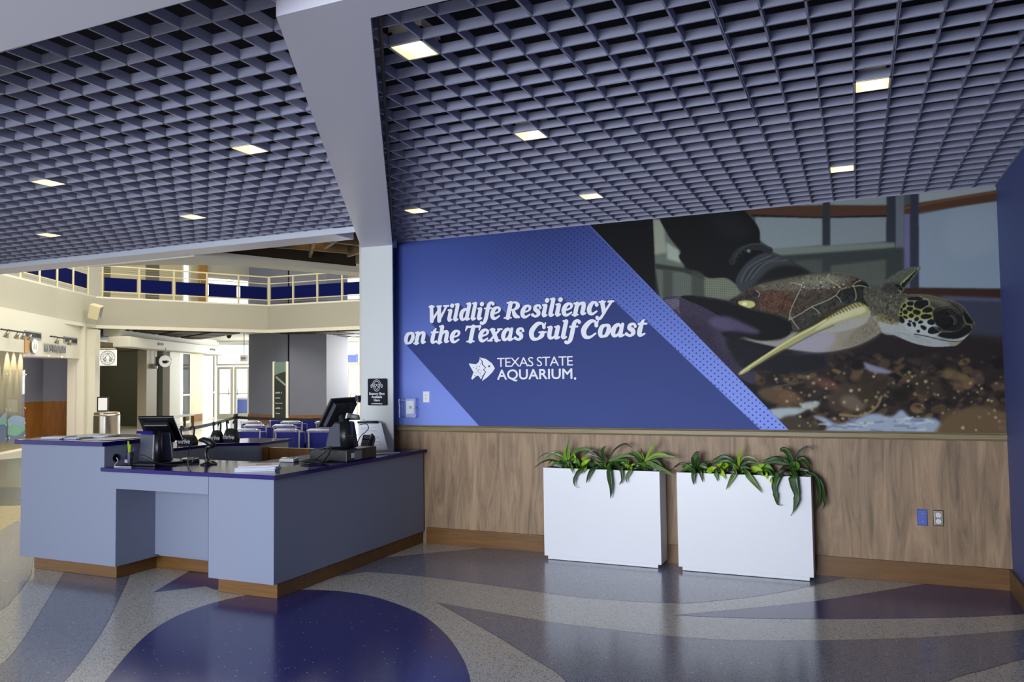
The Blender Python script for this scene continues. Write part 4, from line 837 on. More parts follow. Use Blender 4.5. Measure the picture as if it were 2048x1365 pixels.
def plant(name, label, basep, ox, oy, k, leaves, cat='plant', group=None):
    b0 = at_y(ox+basep[0]*k, oy+basep[1]*k, -.14); t = thing(name, label, cat, (b0.x, -.14, .735), 0, group)
    mb, uv = MB(), []
    for L in leaves:
        pts, wd, key = L[0], L[1], L[2]; kind = L[3] if len(L) > 3 else 'strap'; off = L[4] if len(L) > 4 else None
        W_ = []; n = len(pts)
        if off is None:                                  # a hanging leaf bends over the rim before it drops
            hs = [at_y(ox+a*k, oy+b_*k, -.27).z-.768 for a, b_ in pts]
            for i in range(n-1):
                if hs[i] > 0 > hs[i+1]:
                    s = hs[i]/(hs[i]-hs[i+1]); pts = pts[:i+1]+[(pts[i][0]+(pts[i+1][0]-pts[i][0])*s, pts[i][1]+(pts[i+1][1]-pts[i][1])*s)]+pts[i+1:]; break
            n = len(pts)
        for i, (x, y) in enumerate(pts):
            px, py = ox+x*k, oy+y*k; s = i/max(1, n-1)
            Y = -.14-.03*s
            front = at_y(px, py, -.285)
            if off is not None: Y = off[0]+(off[1]-off[0])*s
            elif abs(at_y(px, py, -.27).z-.768) < 2e-4: Y = -.27
            elif front.z < .765: Y = -.282-.012*min(1, (.765-front.z)/.1)
            elif any(at_y(ox+a*k, oy+b_*k, -.285).z < .765 for a, b_ in pts): Y = -.14-.13*min(1, s*1.6+.1)
            W_.append(at_y(px, py, Y))
        leaf(mb, uv, W_, wd, key, kind=kind)
    rg = random.Random(int(basep[0]*7+ox))
    for i in range(9 if name == 'dracaena' else 5):      # short inner leaves filling the crown
        a = rg.uniform(-1.4, 1.4); ln = rg.uniform(.06, .13); up = rg.uniform(.35, 1)
        p0 = Vector((b0.x+rg.uniform(-.03, .03), -.14, .752)); p1 = p0+Vector((math.sin(a)*ln*.5, rg.uniform(-.04, .03), ln*.55*up)); p2 = p0+Vector((math.sin(a)*ln, rg.uniform(-.06, .04), ln*(.7*up-.25)))
        leaf(mb, uv, [p0, p1, p2], rg.uniform(.022, .034), rg.choice('dmvd' if name == 'dracaena' else 'mlmy'))
    o = mb.build('foliage', LMATS, t, smooth=True)
    a = o.data.attributes.new('leaf_uv', 'FLOAT_VECTOR', 'POINT'); a.data.foreach_set('vector', [c for u in uv for c in u])
    md = o.modifiers.new('solid', 'SOLIDIFY'); md.thickness = .0009
    s = MB(); s.tube([(b0.x, -.14, .715), (b0.x+.003, -.142, .76), (b0.x, -.15, max(.78, b0.z+.02))], [.010, .007, .004], 8); s.build('stem', LM['m'], t)
K1, K2 = .15137, .16602
PL = 'foliage plants in the white planters'
plant('dracaena', 'striped green dracaena at the left end of the left planter', (470, 380), 1060, 870, K1, [
    ([(470, 380), (490, 220), (520, 42)], .030, 'v'), ([(482, 370), (460, 265), (455, 150)], .024, 'y'), ([(500, 370), (515, 280), (520, 180)], .022, 'y'), ([(450, 370), (380, 270), (290, 235), (180, 260), (85, 340)], .014, 'd'),
    ([(460, 380), (400, 285), (330, 255), (240, 290), (180, 338)], .020, 'm'), ([(462, 385), (430, 300), (350, 255), (300, 265)], .022, 'm'), ([(470, 395), (350, 350), (250, 332), (150, 370), (50, 440)], .015, 'd'), ([(350, 360), (290, 340), (245, 392)], .014, 'b'),
    ([(490, 350), (560, 245), (640, 198), (740, 190), (835, 222)], .034, 'v'), ([(500, 370), (560, 300), (600, 250), (660, 210)], .02, 'd'), ([(480, 390), (540, 340), (590, 320), (640, 330)], .018, 'm'), ([(470, 390), (420, 370), (360, 400)], .02, 'd'), ([(470, 390), (400, 400), (300, 390)], .018, 'd')], group=PL)
plant('dracaena', 'dark green dracaena in the middle of the left planter, one leaf hanging straight down', (1000, 390), 1060, 870, K1, [
    ([(1000, 385), (960, 270), (965, 190), (1008, 152)], .036, 'd'), ([(1030, 330), (1110, 210), (1180, 150), (1260, 122), (1320, 150), (1370, 188)], .016, 'b'), ([(980, 375), (905, 265), (845, 210), (760, 230), (690, 285)], .028, 'd'),
    ([(985, 385), (900, 300), (820, 270), (730, 250)], .022, 'd'), ([(990, 380), (930, 290), (870, 230), (820, 200)], .02, 'b'), ([(1040, 415), (1050, 560), (1070, 700), (1065, 845)], .054, 'd'), ([(1060, 380), (1150, 400), (1210, 480), (1215, 600), (1175, 662)], .036, 'd'),
    ([(900, 350), (830, 440), (770, 550), (745, 640)], .044, 'd'), ([(860, 370), (720, 430), (630, 500), (585, 590), (590, 670), (650, 705)], .042, 'd', 'tail'), ([(1040, 352), (1140, 300), (1250, 275), (1390, 292)], .030, 'v'), ([(1050, 380), (1130, 340), (1240, 330), (1330, 350)], .028, 'd'), ([(1000, 390), (920, 380), (830, 350)], .022, 'd'), ([(760, 400), (720, 460), (680, 525)], .026, 'm')], group=PL)
plant('dracaena', 'bright striped dracaena at the right end of the left planter', (1510, 390), 1060, 870, K1, [
    ([(1500, 370), (1480, 265), (1470, 165)], .012, 'b'), ([(1520, 360), (1570, 230), (1620, 140), (1665, 70)], .026, 'y'), ([(1500, 340), (1490, 280), (1470, 230)], .016, 'y'), ([(1495, 350), (1420, 255), (1330, 200)], .036, 'v'), ([(1485, 365), (1380, 270), (1300, 240)], .030, 'd'),
    ([(1540, 330), (1680, 278), (1800, 280), (1940, 302)], .034, 'v'), ([(1530, 340), (1650, 262), (1760, 258), (1850, 285)], .024, 'y'), ([(1530, 370), (1620, 400), (1720, 450), (1820, 500), (1928, 548)], .042, 'v', 'strap', (-.14, -.2)), ([(1540, 360), (1600, 380), (1650, 430)], .034, 'v'), ([(1540, 390), (1480, 400), (1400, 382)], .042, 'm'),
    ([(1360, 410), (1310, 500), (1272, 570), (1285, 642)], .034, 'v'), ([(1560, 380), (1650, 340), (1720, 390), (1740, 440)], .03, 'd'), ([(1500, 400), (1440, 330), (1380, 300)], .03, 'd'), ([(1750, 350), (1790, 390), (1800, 430)], .012, 'd', 'strap', (-.12, -.12)), ([(1520, 400), (1560, 430), (1620, 440)], .03, 'd')], group=PL)
plant('pothos', 'lime-leaved pothos tucked between the striped and dark dracaenas of the left planter', (640, 400), 1060, 870, K1, [
    ([(680, 420), (735, 360), (800, 325)], .046, 'l', 'heart'), ([(580, 350), (595, 300), (575, 250)], .034, 'l', 'heart'), ([(590, 320), (630, 350), (660, 400)], .040, 'm', 'heart'), ([(540, 390), (550, 450), (570, 515)], .040, 'm', 'heart'), ([(560, 380), (600, 410), (620, 440)], .034, 'm', 'heart'), ([(680, 330), (720, 310), (760, 300)], .03, 'y', 'heart'), ([(760, 410), (720, 470), (680, 520)], .026, 'l', 'heart'), ([(520, 330), (540, 370), (530, 420)], .03, 'd', 'heart')], 'plant', PL)
plant('pothos', 'small green pothos sprig between the middle and right dracaenas of the left planter', (1260, 400), 1060, 870, K1, [
    ([(1245, 390), (1270, 350), (1275, 310)], .034, 'm', 'heart'), ([(1250, 400), (1290, 385), (1310, 350)], .03, 'm', 'heart'), ([(1230, 400), (1200, 380), (1190, 350)], .03, 'd', 'heart'), ([(1380, 420), (1420, 400), (1460, 430)], .03, 'm', 'heart'), ([(1140, 420), (1120, 400), (1100, 430)], .026, 'd', 'heart')], 'plant', PL)
plant('dracaena', 'small dark dracaena at the left end of the right planter', (300, 400), 1340, 870, K2, [
    ([(305, 400), (285, 310), (330, 225), (360, 240)], .046, 'd'), ([(320, 400), (340, 320), (345, 260)], .03, 'd'), ([(300, 400), (270, 335), (255, 270)], .016, 'd'), ([(290, 420), (280, 520), (285, 605)], .042, 'd'), ([(330, 390), (370, 470), (395, 575)], .036, 'd'), ([(280, 380), (200, 355), (130, 345), (60, 390), (-10, 440)], .016, 'b'),
    ([(290, 400), (220, 370), (150, 400)], .034, 'd'), ([(290, 400), (230, 400), (170, 430)], .03, 'd'), ([(320, 400), (400, 350), (450, 380)], .026, 'd')], group=PL)
plant('pothos', 'lime-leaved pothos near the left end of the right planter', (620, 400), 1340, 870, K2, [
    ([(458, 460), (505, 410), (560, 395)], .05, 'l', 'heart'), ([(570, 380), (600, 350), (630, 345)], .038, 'l', 'heart'), ([(690, 345), (660, 380), (645, 425)], .044, 'l', 'heart'), ([(545, 440), (560, 500), (575, 565)], .046, 'm', 'heart'), ([(600, 430), (640, 480), (672, 542)], .05, 'l', 'heart'), ([(440, 410), (430, 430), (410, 450)], .03, 'y', 'heart'), ([(430, 380), (440, 340), (490, 320)], .04, 'd', 'heart')], 'plant', PL)
plant('dracaena', 'striped dracaena in the middle of the right planter, one leaf pointing up', (820, 410), 1340, 870, K2, [
    ([(825, 400), (830, 260), (880, 108)], .026, 'y'), ([(820, 400), (750, 315), (660, 265), (560, 290), (490, 340)], .032, 'd'), ([(830, 380), (870, 292), (930, 266), (1020, 290), (1115, 402)], .010, 'y'), ([(800, 430), (760, 500), (720, 570), (675, 662)], .042, 'v'), ([(890, 420), (950, 500), (1030, 600), (1110, 702)], .048, 'v'),
    ([(810, 400), (700, 320), (580, 330), (510, 370)], .03, 'd'), ([(840, 400), (920, 330), (1000, 330), (1060, 360)], .03, 'd'), ([(810, 400), (780, 330), (790, 280)], .026, 'd'), ([(830, 410), (900, 390), (980, 420)], .032, 'd'), ([(810, 410), (740, 390), (700, 430)], .032, 'b')], group=PL)
plant('pothos', 'pothos with lime and dark leaves right of centre in the right planter', (1130, 420), 1340, 870, K2, [
    ([(975, 430), (1050, 410), (1120, 440)], .056, 'l', 'heart'), ([(1120, 360), (1180, 380), (1255, 445)], .046, 'm', 'heart'), ([(1130, 430), (1190, 455), (1235, 500)], .042, 'm', 'heart'), ([(1150, 460), (1160, 500), (1170, 540)], .036, 'l', 'heart'), ([(1235, 480), (1215, 540), (1230, 592)], .036, 'l', 'heart'), ([(1060, 390), (1100, 370), (1140, 360)], .04, 'l', 'heart'), ([(1080, 450), (1110, 480), (1140, 500)], .03, 'y', 'heart')], 'plant', PL)
plant('dracaena', 'large dark dracaena drooping over the right end of the right planter', (1490, 430), 1340, 870, K2, [
    ([(1490, 420), (1460, 300), (1410, 200), (1345, 178), (1345, 215)], .046, 'd'), ([(1510, 400), (1540, 230), (1620, 160), (1690, 145), (1745, 215)], .017, 'b'), ([(1470, 420), (1370, 320), (1250, 290), (1080, 335)], .046, 'd'), ([(1460, 400), (1380, 305), (1270, 278)], .030, 'd'), ([(1480, 420), (1400, 360), (1260, 330), (1120, 350)], .036, 'd'),
    ([(1520, 300), (1600, 290), (1660, 350), (1690, 440)], .038, 'd', 'strap', (-.12, -.1)), ([(1390, 430), (1300, 500), (1260, 620), (1275, 740), (1300, 840), (1360, 850)], .062, 'd', 'tail'), ([(1480, 480), (1500, 600), (1530, 740), (1500, 890), (1455, 978)], .078, 'd', 'tail'), ([(1660, 450), (1760, 520), (1800, 700), (1780, 840), (1735, 935)], .036, 'd', 'tail', (-.13, -.1)),
    ([(1680, 460), (1800, 560), (1850, 720), (1865, 840), (1822, 910)], .040, 'd', 'tail', (-.12, -.09)), ([(1500, 440), (1470, 370), (1500, 320)], .06, 'd'), ([(1510, 440), (1530, 370), (1515, 320)], .05, 'm'), ([(1500, 430), (1580, 420), (1680, 440)], .04, 'b'), ([(1480, 430), (1400, 400), (1320, 430)], .045, 'b'), ([(1490, 450), (1590, 460), (1640, 490)], .03, 'd')], group=PL)

# ------------------------------------------------------------------ wall fittings
def plate(name, label, cat, x0, z0, x1, z1, m_, y=-.012):
    t = thing(name, label, cat, ((x0+x1)/2, y, (z0+z1)/2)); i = .006
    MB().hexa([(x0, y, z0), (x1, y, z0), (x1-i, y-.007, z0+i), (x0+i, y-.007, z0+i), (x0, y, z1), (x1, y, z1), (x1-i, y-.007, z1-i), (x0+i, y-.007, z1-i)]).build('cover_plate', m_, t, bevel=.001)
    return t
def dot(mb, x, y, z, r, dy=.002): return mb.lathe([(r, 0), (r, dy), (r*.6, dy*1.2)], (x, y, z), 12, R=Matrix.Rotation(math.radians(90), 3, 'X'))
t = plate('blank_cover_plate', 'light blue blank cover plate on the wood panelling', 'cover plate', .355, .409, .424, .526, M['plateblue'])
dot(MB(), .39, -.019, .495, .003).build('screw', M['silver'], t); dot(MB(), .39, -.019, .438, .003).build('screw', M['silver'], t)
t = plate('electrical_outlet', 'steel-plated electrical outlet with two white sockets beside the blue cover plate', 'outlet', .457, .411, .525, .526, M['steel'])
for z in (.49, .446):
    s = MB().lathe([(.0175, 0), (.0175, .004), (.016, .005)], (.491, -.019, z), 20, R=Matrix.Rotation(math.radians(90), 3, 'X')).build('socket', M['paper'], t)
    q = MB().box(.484, -.0246, z, .4855, -.0235, z+.009).box(.4965, -.0246, z, .498, -.0235, z+.009); dot(q, .491, -.0238, z-.008, .0026).build('slots', M['black2'], s)
t = plate('wall_switch', 'white cover plate on the blue wall right of the thermostat', 'switch', -3.716, 1.287, -3.644, 1.394, M['white'], -.004)
dot(MB(), -3.681, -.011, 1.357, .005).build('screw', M['grey'], t); dot(MB(), -3.681, -.011, 1.326, .005).build('screw', M['grey'], t)
t = thing('thermostat', 'white thermostat inside a clear plastic guard box above the chair rail', 'thermostat', (-3.85, -.004, 1.24))
MB().box(-3.885, -.004, 1.185, -3.80, -.03, 1.305).build('thermostat_body', M['white'], t, bevel=.004)
dot(MB(), -3.835, -.03, 1.245, .015, .004).build('dial', M['grey'], t, label='round grey dial')
cg = glass('guard_plastic', (.97, .98, 1)); gx0, gx1, gz0, gz1 = -3.945, -3.762, 1.15, 1.33; q = MB()
q.box(gx0, -.062, gz0, gx1, -.059, gz1); q.build('guard_front', cg, t, bevel=.002)
q = MB(); w_ = .010
q.box(gx0, -.06, gz0, gx0+w_, -.004, gz1).box(gx1-w_, -.06, gz0, gx1, -.004, gz1).box(gx0+w_, -.06, gz0, gx1-w_, -.004, gz0+w_).box(gx0+w_, -.06, gz1-w_, gx1-w_, -.004, gz1)
q.build('guard_rim', glass('guard_rim_plastic', (.9, .92, .97)), t, bevel=.003)
q = MB()
for i in range(7): q.box(gx0+.03+i*.021, -.0635, gz1-.022, gx0+.042+i*.021, -.0622, gz1-.016)
for i in range(6): q.box(gx1-.034, -.0635, gz0+.03+i*.021, gx1-.028, -.0622, gz0+.042+i*.021)
dot(q, gx1-.014, -.063, 1.245, .009, .006); q.build('vent_slots', M['silver'], t)
# sensory bag sign on the column
t = thing('sensory_sign', 'dark navy sign with headphones and heart symbol on the white column', 'sign', (-4.09, -.195, 1.27))
Y = -.205
def rrect(x0, z0, x1, z1, r, y, n=6):
    o = []
    for cx, cz, a0 in ((x1-r, z1-r, 0), (x0+r, z1-r, 90), (x0+r, z0+r, 180), (x1-r, z0+r, 270)):
        for k in range(n+1): a = math.radians(a0+90*k/n); o.append((cx+r*math.cos(a), y, cz+r*math.sin(a)))
    return o
def slabface(mb, loop, dy):
    n = len(mb.v); k = len(loop); mb.v += loop+[(x, y+dy, z) for x, y, z in loop]
    mb.f.append(tuple(n+i for i in range(k))[::-1]); mb.m.append(0); mb.f.append(tuple(n+k+i for i in range(k))); mb.m.append(0)
    for i in range(k): j = (i+1) % k; mb.f.append((n+i, n+j, n+k+j, n+k+i)); mb.m.append(0)
    return mb
slabface(MB(), rrect(-4.190, 1.268, -3.990, 1.517, .012, Y), .012).build('sign_board', M['ink'], t)
cx, cz = -4.091, 1.450; hp = MB(); yy = Y-.002; r_ = .0024
hp.tube([(cx+.046*math.cos(a), yy, cz+.002+.054*math.sin(a)) for a in np.linspace(math.radians(-8), math.radians(188), 20)], r_, 5)
hp.tube([(cx+.034*math.cos(a), yy, cz-.004+.046*math.sin(a)) for a in np.linspace(0, 2*math.pi, 28)], r_, 5)
for s in (-1, 1):
    hp.tube([(cx+s*.050, yy, cz-.020), (cx+s*.050, yy, cz+.016), (cx+s*.062, yy, cz+.010), (cx+s*.062, yy, cz-.014), (cx+s*.050, yy, cz-.020)], r_, 5)
    hp.tube([(cx, yy, cz-.038), (cx+s*.026, yy, cz-.004), (cx+s*.024, yy, cz+.012), (cx+s*.012, yy, cz+.018), (cx, yy, cz+.008), (cx-s*.016, yy, cz-.010)], r_, 5)
hp.build('headphone_symbol', M['letter'], t)
for s, z, sz in (('Sensory Bags', 1.377, .032), ('Available', 1.346, .032), ('Here', 1.316, .032), ('www.kulturecity.org', 1.285, .014)):
    text_mesh(s, sz, face_m((-4.09, Y-.001, z), (1, 0, 0)), 'sign_lettering', M['letter'], t, bold=.0006)
# ------------------------------------------------------------------ things on the reception desk
def slab4(mb, q, t, mi=0):      # a plate through four corners, given thickness vector
    q = [Vector(p) for p in q]; t = Vector(t); return mb.hexa(q+[p+t for p in q], mi)
def nrm(q): a, b, c = Vector(q[0]), Vector(q[1]), Vector(q[3]); return (b-a).cross(c-a).normalized()
ZC = .8605
# left terminal
t = thing('point_of_sale_terminal', 'black point-of-sale terminal with tilted screen on the low counter beside the pen cup', 'terminal', (-5.06, -1.74, ZC), 0, 'point-of-sale terminals')
MB().prism([(-5.24, -1.95), (-4.985, -1.92), (-4.96, -1.66), (-5.20, -1.64)], ZC, .880).build('terminal_base', M['black'], t, bevel=.005)
a = MB(); a.hexa([(-5.215, -1.885, .88), (-5.045, -1.88, .88), (-5.02, -1.70, .88), (-5.19, -1.68, .88), (-5.20, -1.87, 1.115), (-5.05, -1.865, 1.115), (-5.03, -1.72, 1.115), (-5.17, -1.70, 1.115)])
a.build('stand', M['slate'], t, bevel=.02, seg=4)
a = MB(); a.tube([(-5.035, -1.84, .88), (-5.045, -1.83, 1.12)], .028, 16); a.build('stand_column', M['black'], t, smooth=True)
q = [at_y(275, 837, -1.86), at_y(346, 836, -1.74), at_y(365, 883, -1.50), at_y(293, 880, -1.60)]; n = nrm(q)
if n.y < 0: n = -n
slab4(MB(), q, n*.022).build('screen_panel', M['black'], t, bevel=.006)
c = sum((Vector(p) for p in q), Vector())/4; q2 = [c+(Vector(p)-c)*.93 for p in q]
slab4(MB(), [p+n*.0222 for p in q2], n*.001).build('display', M['screen'], t)
q3 = [c+(Vector(p)-c)*.72-n*.0 for p in q]; slab4(MB(), q3, -n*.045).build('screen_housing', M['black'], t, bevel=.012)
MB().tube([c-n*.03, (-5.09, -1.78, 1.10)], .022, 12).build('screen_arm', M['black2'], t)
q = [at_y(273, 862, -1.90), at_y(305, 863, -1.89), at_y(304, 869, -1.92), at_y(272, 868, -1.93)]
slab4(MB(), q, (0, .03, -.004)).build('customer_display', mat('violet_display', (46, 34, 150), .15), t, bevel=.002)
a = MB(); a.tube([(-5.20, -1.95, .866), (-5.16, -1.98, .93), (-5.05, -1.99, .955), (-4.98, -1.97, .93), (-4.93, -1.90, .872), (-4.86, -1.82, .868)], .0035, 6, smooth=6); a.build('cable', M['black2'], t, smooth=True); a = MB()
a.tube([(-5.19, -1.96, .866), (-5.15, -1.97, .91), (-5.06, -1.98, .925), (-4.97, -1.95, .90), (-4.90, -1.85, .868), (-4.80, -1.72, .868)], .0035, 6, smooth=6)
a.build('cable', M['black2'], t, smooth=True)
# right terminal
t = thing('cash_drawer', 'black cash drawer with a white label on the right counter under the terminal', 'cash drawer', (-3.88, -1.01, ZC))
MB().box(-4.06, -1.22, ZC, -3.705, -.80, .952).build('drawer_body', M['black'], t, bevel=.004)
MB().box(-3.7049, -1.155, .885, -3.7035, -1.115, .925).build('paper_label', M['paper'], t); MB().box(-3.7049, -1.11, .868, -3.7030, -1.015, .938).build('side_pad', M['grey'], t); MB().box(-3.7049, -.985, .866, -3.7032, -.975, .948).build('drawer_seam', M['black2'], t)
t = thing('point_of_sale_terminal', 'black point-of-sale terminal standing on the cash drawer, screen turned left', 'terminal', (-3.88, -1.02, .953), 0, 'point-of-sale terminals')
a = MB(); a.hexa([(-3.99, -1.13, .953), (-3.80, -1.12, .953), (-3.78, -.93, .953), (-3.98, -.93, .953), (-3.955, -1.10, 1.17), (-3.82, -1.09, 1.17), (-3.81, -.95, 1.17), (-3.95, -.95, 1.17)])
a.build('stand', M['slate'], t, bevel=.02, seg=4)
MB().tube([(-3.825, -1.06, .955), (-3.835, -1.05, 1.165)], [.062, .052], 20).build('stand_column', M['black'], t, smooth=True)
B1, T1, T2 = at_y(634, 853, -1.16), at_y(661, 797, -1.16), at_y(715, 793, -.92); q = [B1, T1, T2, T2+(B1-T1)]; n = nrm(q)
if n.x < 0: n = -n
slab4(MB(), q, n*.022).build('screen_panel', M['black'], t, bevel=.005)
c = sum((Vector(p) for p in q), Vector())/4
slab4(MB(), [c+(Vector(p)-c)*.93-n*.0012 for p in q], n*.001).build('display', M['screen'], t)
slab4(MB(), [c+(Vector(p)-c)*.80+n*.022 for p in q], n*.05).build('screen_housing', M['black'], t, bevel=.008)
hb = [c+(Vector(p)-c)*.80 for p in q]; o_ = Vector((-.0005, -.0012, 0)); L_ = [hb[0]+n*.032, hb[1]+n*.032, hb[1]+n*.062, hb[0]+n*.062]
slab4(MB(), [v+Vector((0, -.0015, 0)) for v in L_], (0, .001, 0)).build('port_cover', M['slate'], t)
MB().tube([c+n*.05, (-3.87, -1.03, 1.15)], .035, 14).build('screen_arm', M['black2'], t)
p = at_y(716, 797, -.95); MB().obox(p, (.03, .05, .045)).obox(p+Vector((.01, 0, -.02)), (.016, .03, .03)).build('card_swipe', M['black'], t, bevel=.003)
p = at_y(706, 833, -1.05); a = MB(); a.tube([p+Vector((-.04, 0, .005)), p+Vector((.05, 0, -.006))], [.022, .018], 12); a.build('customer_display', M['grey'], t, smooth=True, label='small grey customer display')
p = at_y(694, 832, -1.12); MB().obox(p, (.014, .014, .045), Matrix.Rotation(.35, 3, 'Y')).build('cable_clip', M['silver'], t)
a = MB(); a.tube([at_y(715, 792, -.97), at_y(704, 787, -1.0), at_y(700, 797, -1.05), at_y(703, 815, -1.08), at_y(704, 830, -1.1)], .0022, 5, smooth=6); a.build('cable', M['black2'], t, smooth=True); a = MB()
a.tube([at_y(719, 850, -.98), at_y(733, 849, -.95), at_y(737, 857, -.95), at_y(731, 865, -.95), at_y(722, 872, -1.0), at_y(712, 892, -1.08)], .0035, 6, smooth=6); a.build('cable', M['black2'], t, smooth=True); a = MB()
a.tube([at_y(686, 869, -1.2), at_y(700, 872, -1.22), at_y(716, 869, -1.18)], .0028, 6, smooth=6); a.build('cable', M['black2'], t, smooth=True)
t = thing('cable_coil', 'tangled black cable coil on the counter in front of the cash drawer', 'cable', (-3.87, -1.36, ZC))
a = MB()
for k in range(4): a.tube([(-3.90+.0*k+(.085+.012*k)*math.cos(u+.4*k), -1.36+(.05+.008*k)*math.sin(u+.4*k), ZC+.005+.003*k+.008*abs(math.sin(u*1.5+k))) for u in np.linspace(0, 6.2, 26)], .0042, 6)
a.tube([(-3.98, -1.36, .868), (-4.08, -1.33, .868), (-4.16, -1.345, .875)], .004, 6, smooth=4); a.tube([(-3.85, -1.34, .87), (-3.84, -1.27, .92), (-3.84, -1.235, .965), (-3.83, -1.15, .968), (-3.80, -1.0, .97)], .006, 6, smooth=6)
a.tube([(-3.95, -1.32, .87), (-3.90, -1.25, .93), (-3.87, -1.235, .965), (-3.80, -1.12, .967)], .005, 6, smooth=6); a.build('cable', M['black2'], t, smooth=True)
p = at_y(640, 906, -1.3); t = thing('keyboard', 'slim black keyboard with a silver edge leaning over the cash drawer', 'keyboard', (p.x, p.y, p.z-.02))
q = [at_y(616, 902, -1.24), at_y(662, 896, -1.14), at_y(663, 899, -1.0), at_y(618, 903, -1.08)]; slab4(MB(), q, (0, 0, .010)).build('keyboard_body', M['black'], t, bevel=.003)
slab4(MB(), [q[0]+Vector((.1, .02, .0105)), q[1]+Vector((-.01, .01, .0105)), q[2]+Vector((-.01, 0, .0105)), q[3]+Vector((.1, 0, .0105))], (0, 0, .002)).build('silver_edge', M['silver'], t)
def reader(px, py, label, m2):
    p = at_z(px, py, ZC); t = thing('card_reader', label, 'card reader', (p.x, p.y, ZC), math.radians(12)); W0 = WORLD[t.name].to_translation()
    MB().hexa([(p.x-.075, p.y-.04, ZC), (p.x+.075, p.y-.04, ZC), (p.x+.075, p.y+.04, ZC), (p.x-.075, p.y+.04, ZC), (p.x-.07, p.y-.035, ZC+.022), (p.x+.07, p.y-.035, ZC+.028), (p.x+.07, p.y+.035, ZC+.034), (p.x-.07, p.y+.035, ZC+.026)]).build('reader_body', m2, t, bevel=.006)
    MB().box(p.x-.062, p.y-.02, ZC+.029, p.x-.01, p.y+.024, ZC+.033).build('reader_screen', M['paper'], t)
    k = MB()
    for i in range(3):
        for j in range(3): k.box(p.x+.005+i*.018, p.y-.02+j*.015, ZC+.03, p.x+.017+i*.018, p.y-.011+j*.015, ZC+.037)
    k.build('keypad', M['grey'], t)
reader(379, 925, 'grey card reader pad beside the handheld scanner on the low counter', M['black'])
reader(578, 924, 'silver card reader pad on the counter left of the cable coil', M['silver'])
# scanner
t = thing('barcode_scanner', 'black handheld barcode scanner resting in its gooseneck stand', 'scanner', (-4.76, -1.62, ZC)); YS = -1.62
a = MB(); a.tube([at_y(424, 893, YS), at_y(415, 894, YS), at_y(411, 905, YS), at_y(413, 918, YS+.0), at_y(417, 926, YS)], [.018, .020, .014, .017, .026], 12, smooth=0); a.build('scanner_neck', M['black'], t, smooth=True)
a = MB(); a.tube([at_y(399, 881, YS), at_y(408, 880, YS), at_y(418, 884, YS), at_y(428, 892, YS)], [.012, .024, .028, .022], 14); a.build('scanner_head', M['black'], t, smooth=True)
p = at_z(415, 930, ZC); a = MB(); a.lathe([(.055, 0), (.055, .006), (.03, .016), (.018, .03)], (p.x, p.y, ZC), 24); a.tube([(p.x, p.y, ZC+.02), at_z(425, 924, ZC+.012), at_z(433, 928, ZC+.006)], [.014, .012, .007], 8); a.build('scanner_base', M['black'], t, smooth=True)
a = MB(); a.tube([at_y(399, 882, YS), at_y(387, 885, YS), at_y(379, 898, YS), at_y(376, 915, YS), at_z(376, 930, ZC+.004), at_z(382, 944, ZC+.004)], .003, 6, smooth=6); a.build('cable', M['black2'], t, smooth=True)
# pen cup
p = at_z(260, 930, ZC); t = thing('pen_cup', 'dark pen cup with a small blue emblem beside the left terminal', 'pen cup', (p.x, p.y, ZC)); cx, cy = p.x, p.y
MB().lathe([(.027, 0), (.031, .10), (.028, .10), (.025, .006)], (cx, cy, ZC), 24).build('cup', M['slate'], t, smooth=False)
a = MB(); a.quad([(cx-.014, cy-.033, ZC+.052), (cx-.002, cy-.0335, ZC+.060), (cx-.014, cy-.033, ZC+.072)]); a.build('cup_emblem', M['rblue'], t)
text_mesh('SIGN\nHERE', .014, face_m((cx-.004, cy-.0335, ZC+.030), (1, 0, 0)), 'cup_lettering', M['letter'], t, bold=.0004)
for i, (dx, dz, mm, lb) in enumerate([(-.016, .185, 'l', 'lime green highlighter leaning left in the pen cup'), (-.006, .16, 'y', 'yellow highlighter in the pen cup'), (.03, .13, 'p', 'violet pen in the pen cup')]):
    col = dict(l=mat('lime_marker', (150, 220, 40), .3), y=mat('yellow_marker', (220, 190, 30), .3), p=mat('violet_pen', (80, 60, 190), .3))[mm]
    h = thing('highlighter' if i < 2 else 'pen', lb, 'marker' if i < 2 else 'pen', (cx, cy, ZC+.01)); a0 = Vector((cx+dx*.1, cy+.004*i, ZC+.012)); a1 = Vector((cx+dx, cy+.008*i-.004, ZC+dz)); d = a1-a0
    MB().tube([a0, a0+d*.72], .0075 if i < 2 else .005, 10).build('barrel', col, h, smooth=True); MB().tube([a0+d*.72, a1], [.0085, .0065] if i < 2 else [.0055, .004], 10).build('cap', col, h, smooth=True)
t = thing('white_charging_cable', 'white cable running from the grommet along the low counter', 'cable', (-5.3, -2.0, ZC))
a = MB(); a.tube([(-5.338, -1.967, .922), (-5.30, -1.985, .90), (-5.285, -2.03, .868), (-5.24, -2.045, .865), (-5.18, -2.05, .865), (-5.10, -2.03, .865)], .0035, 6, smooth=6); a.build('cable', M['paper'], t, smooth=True)
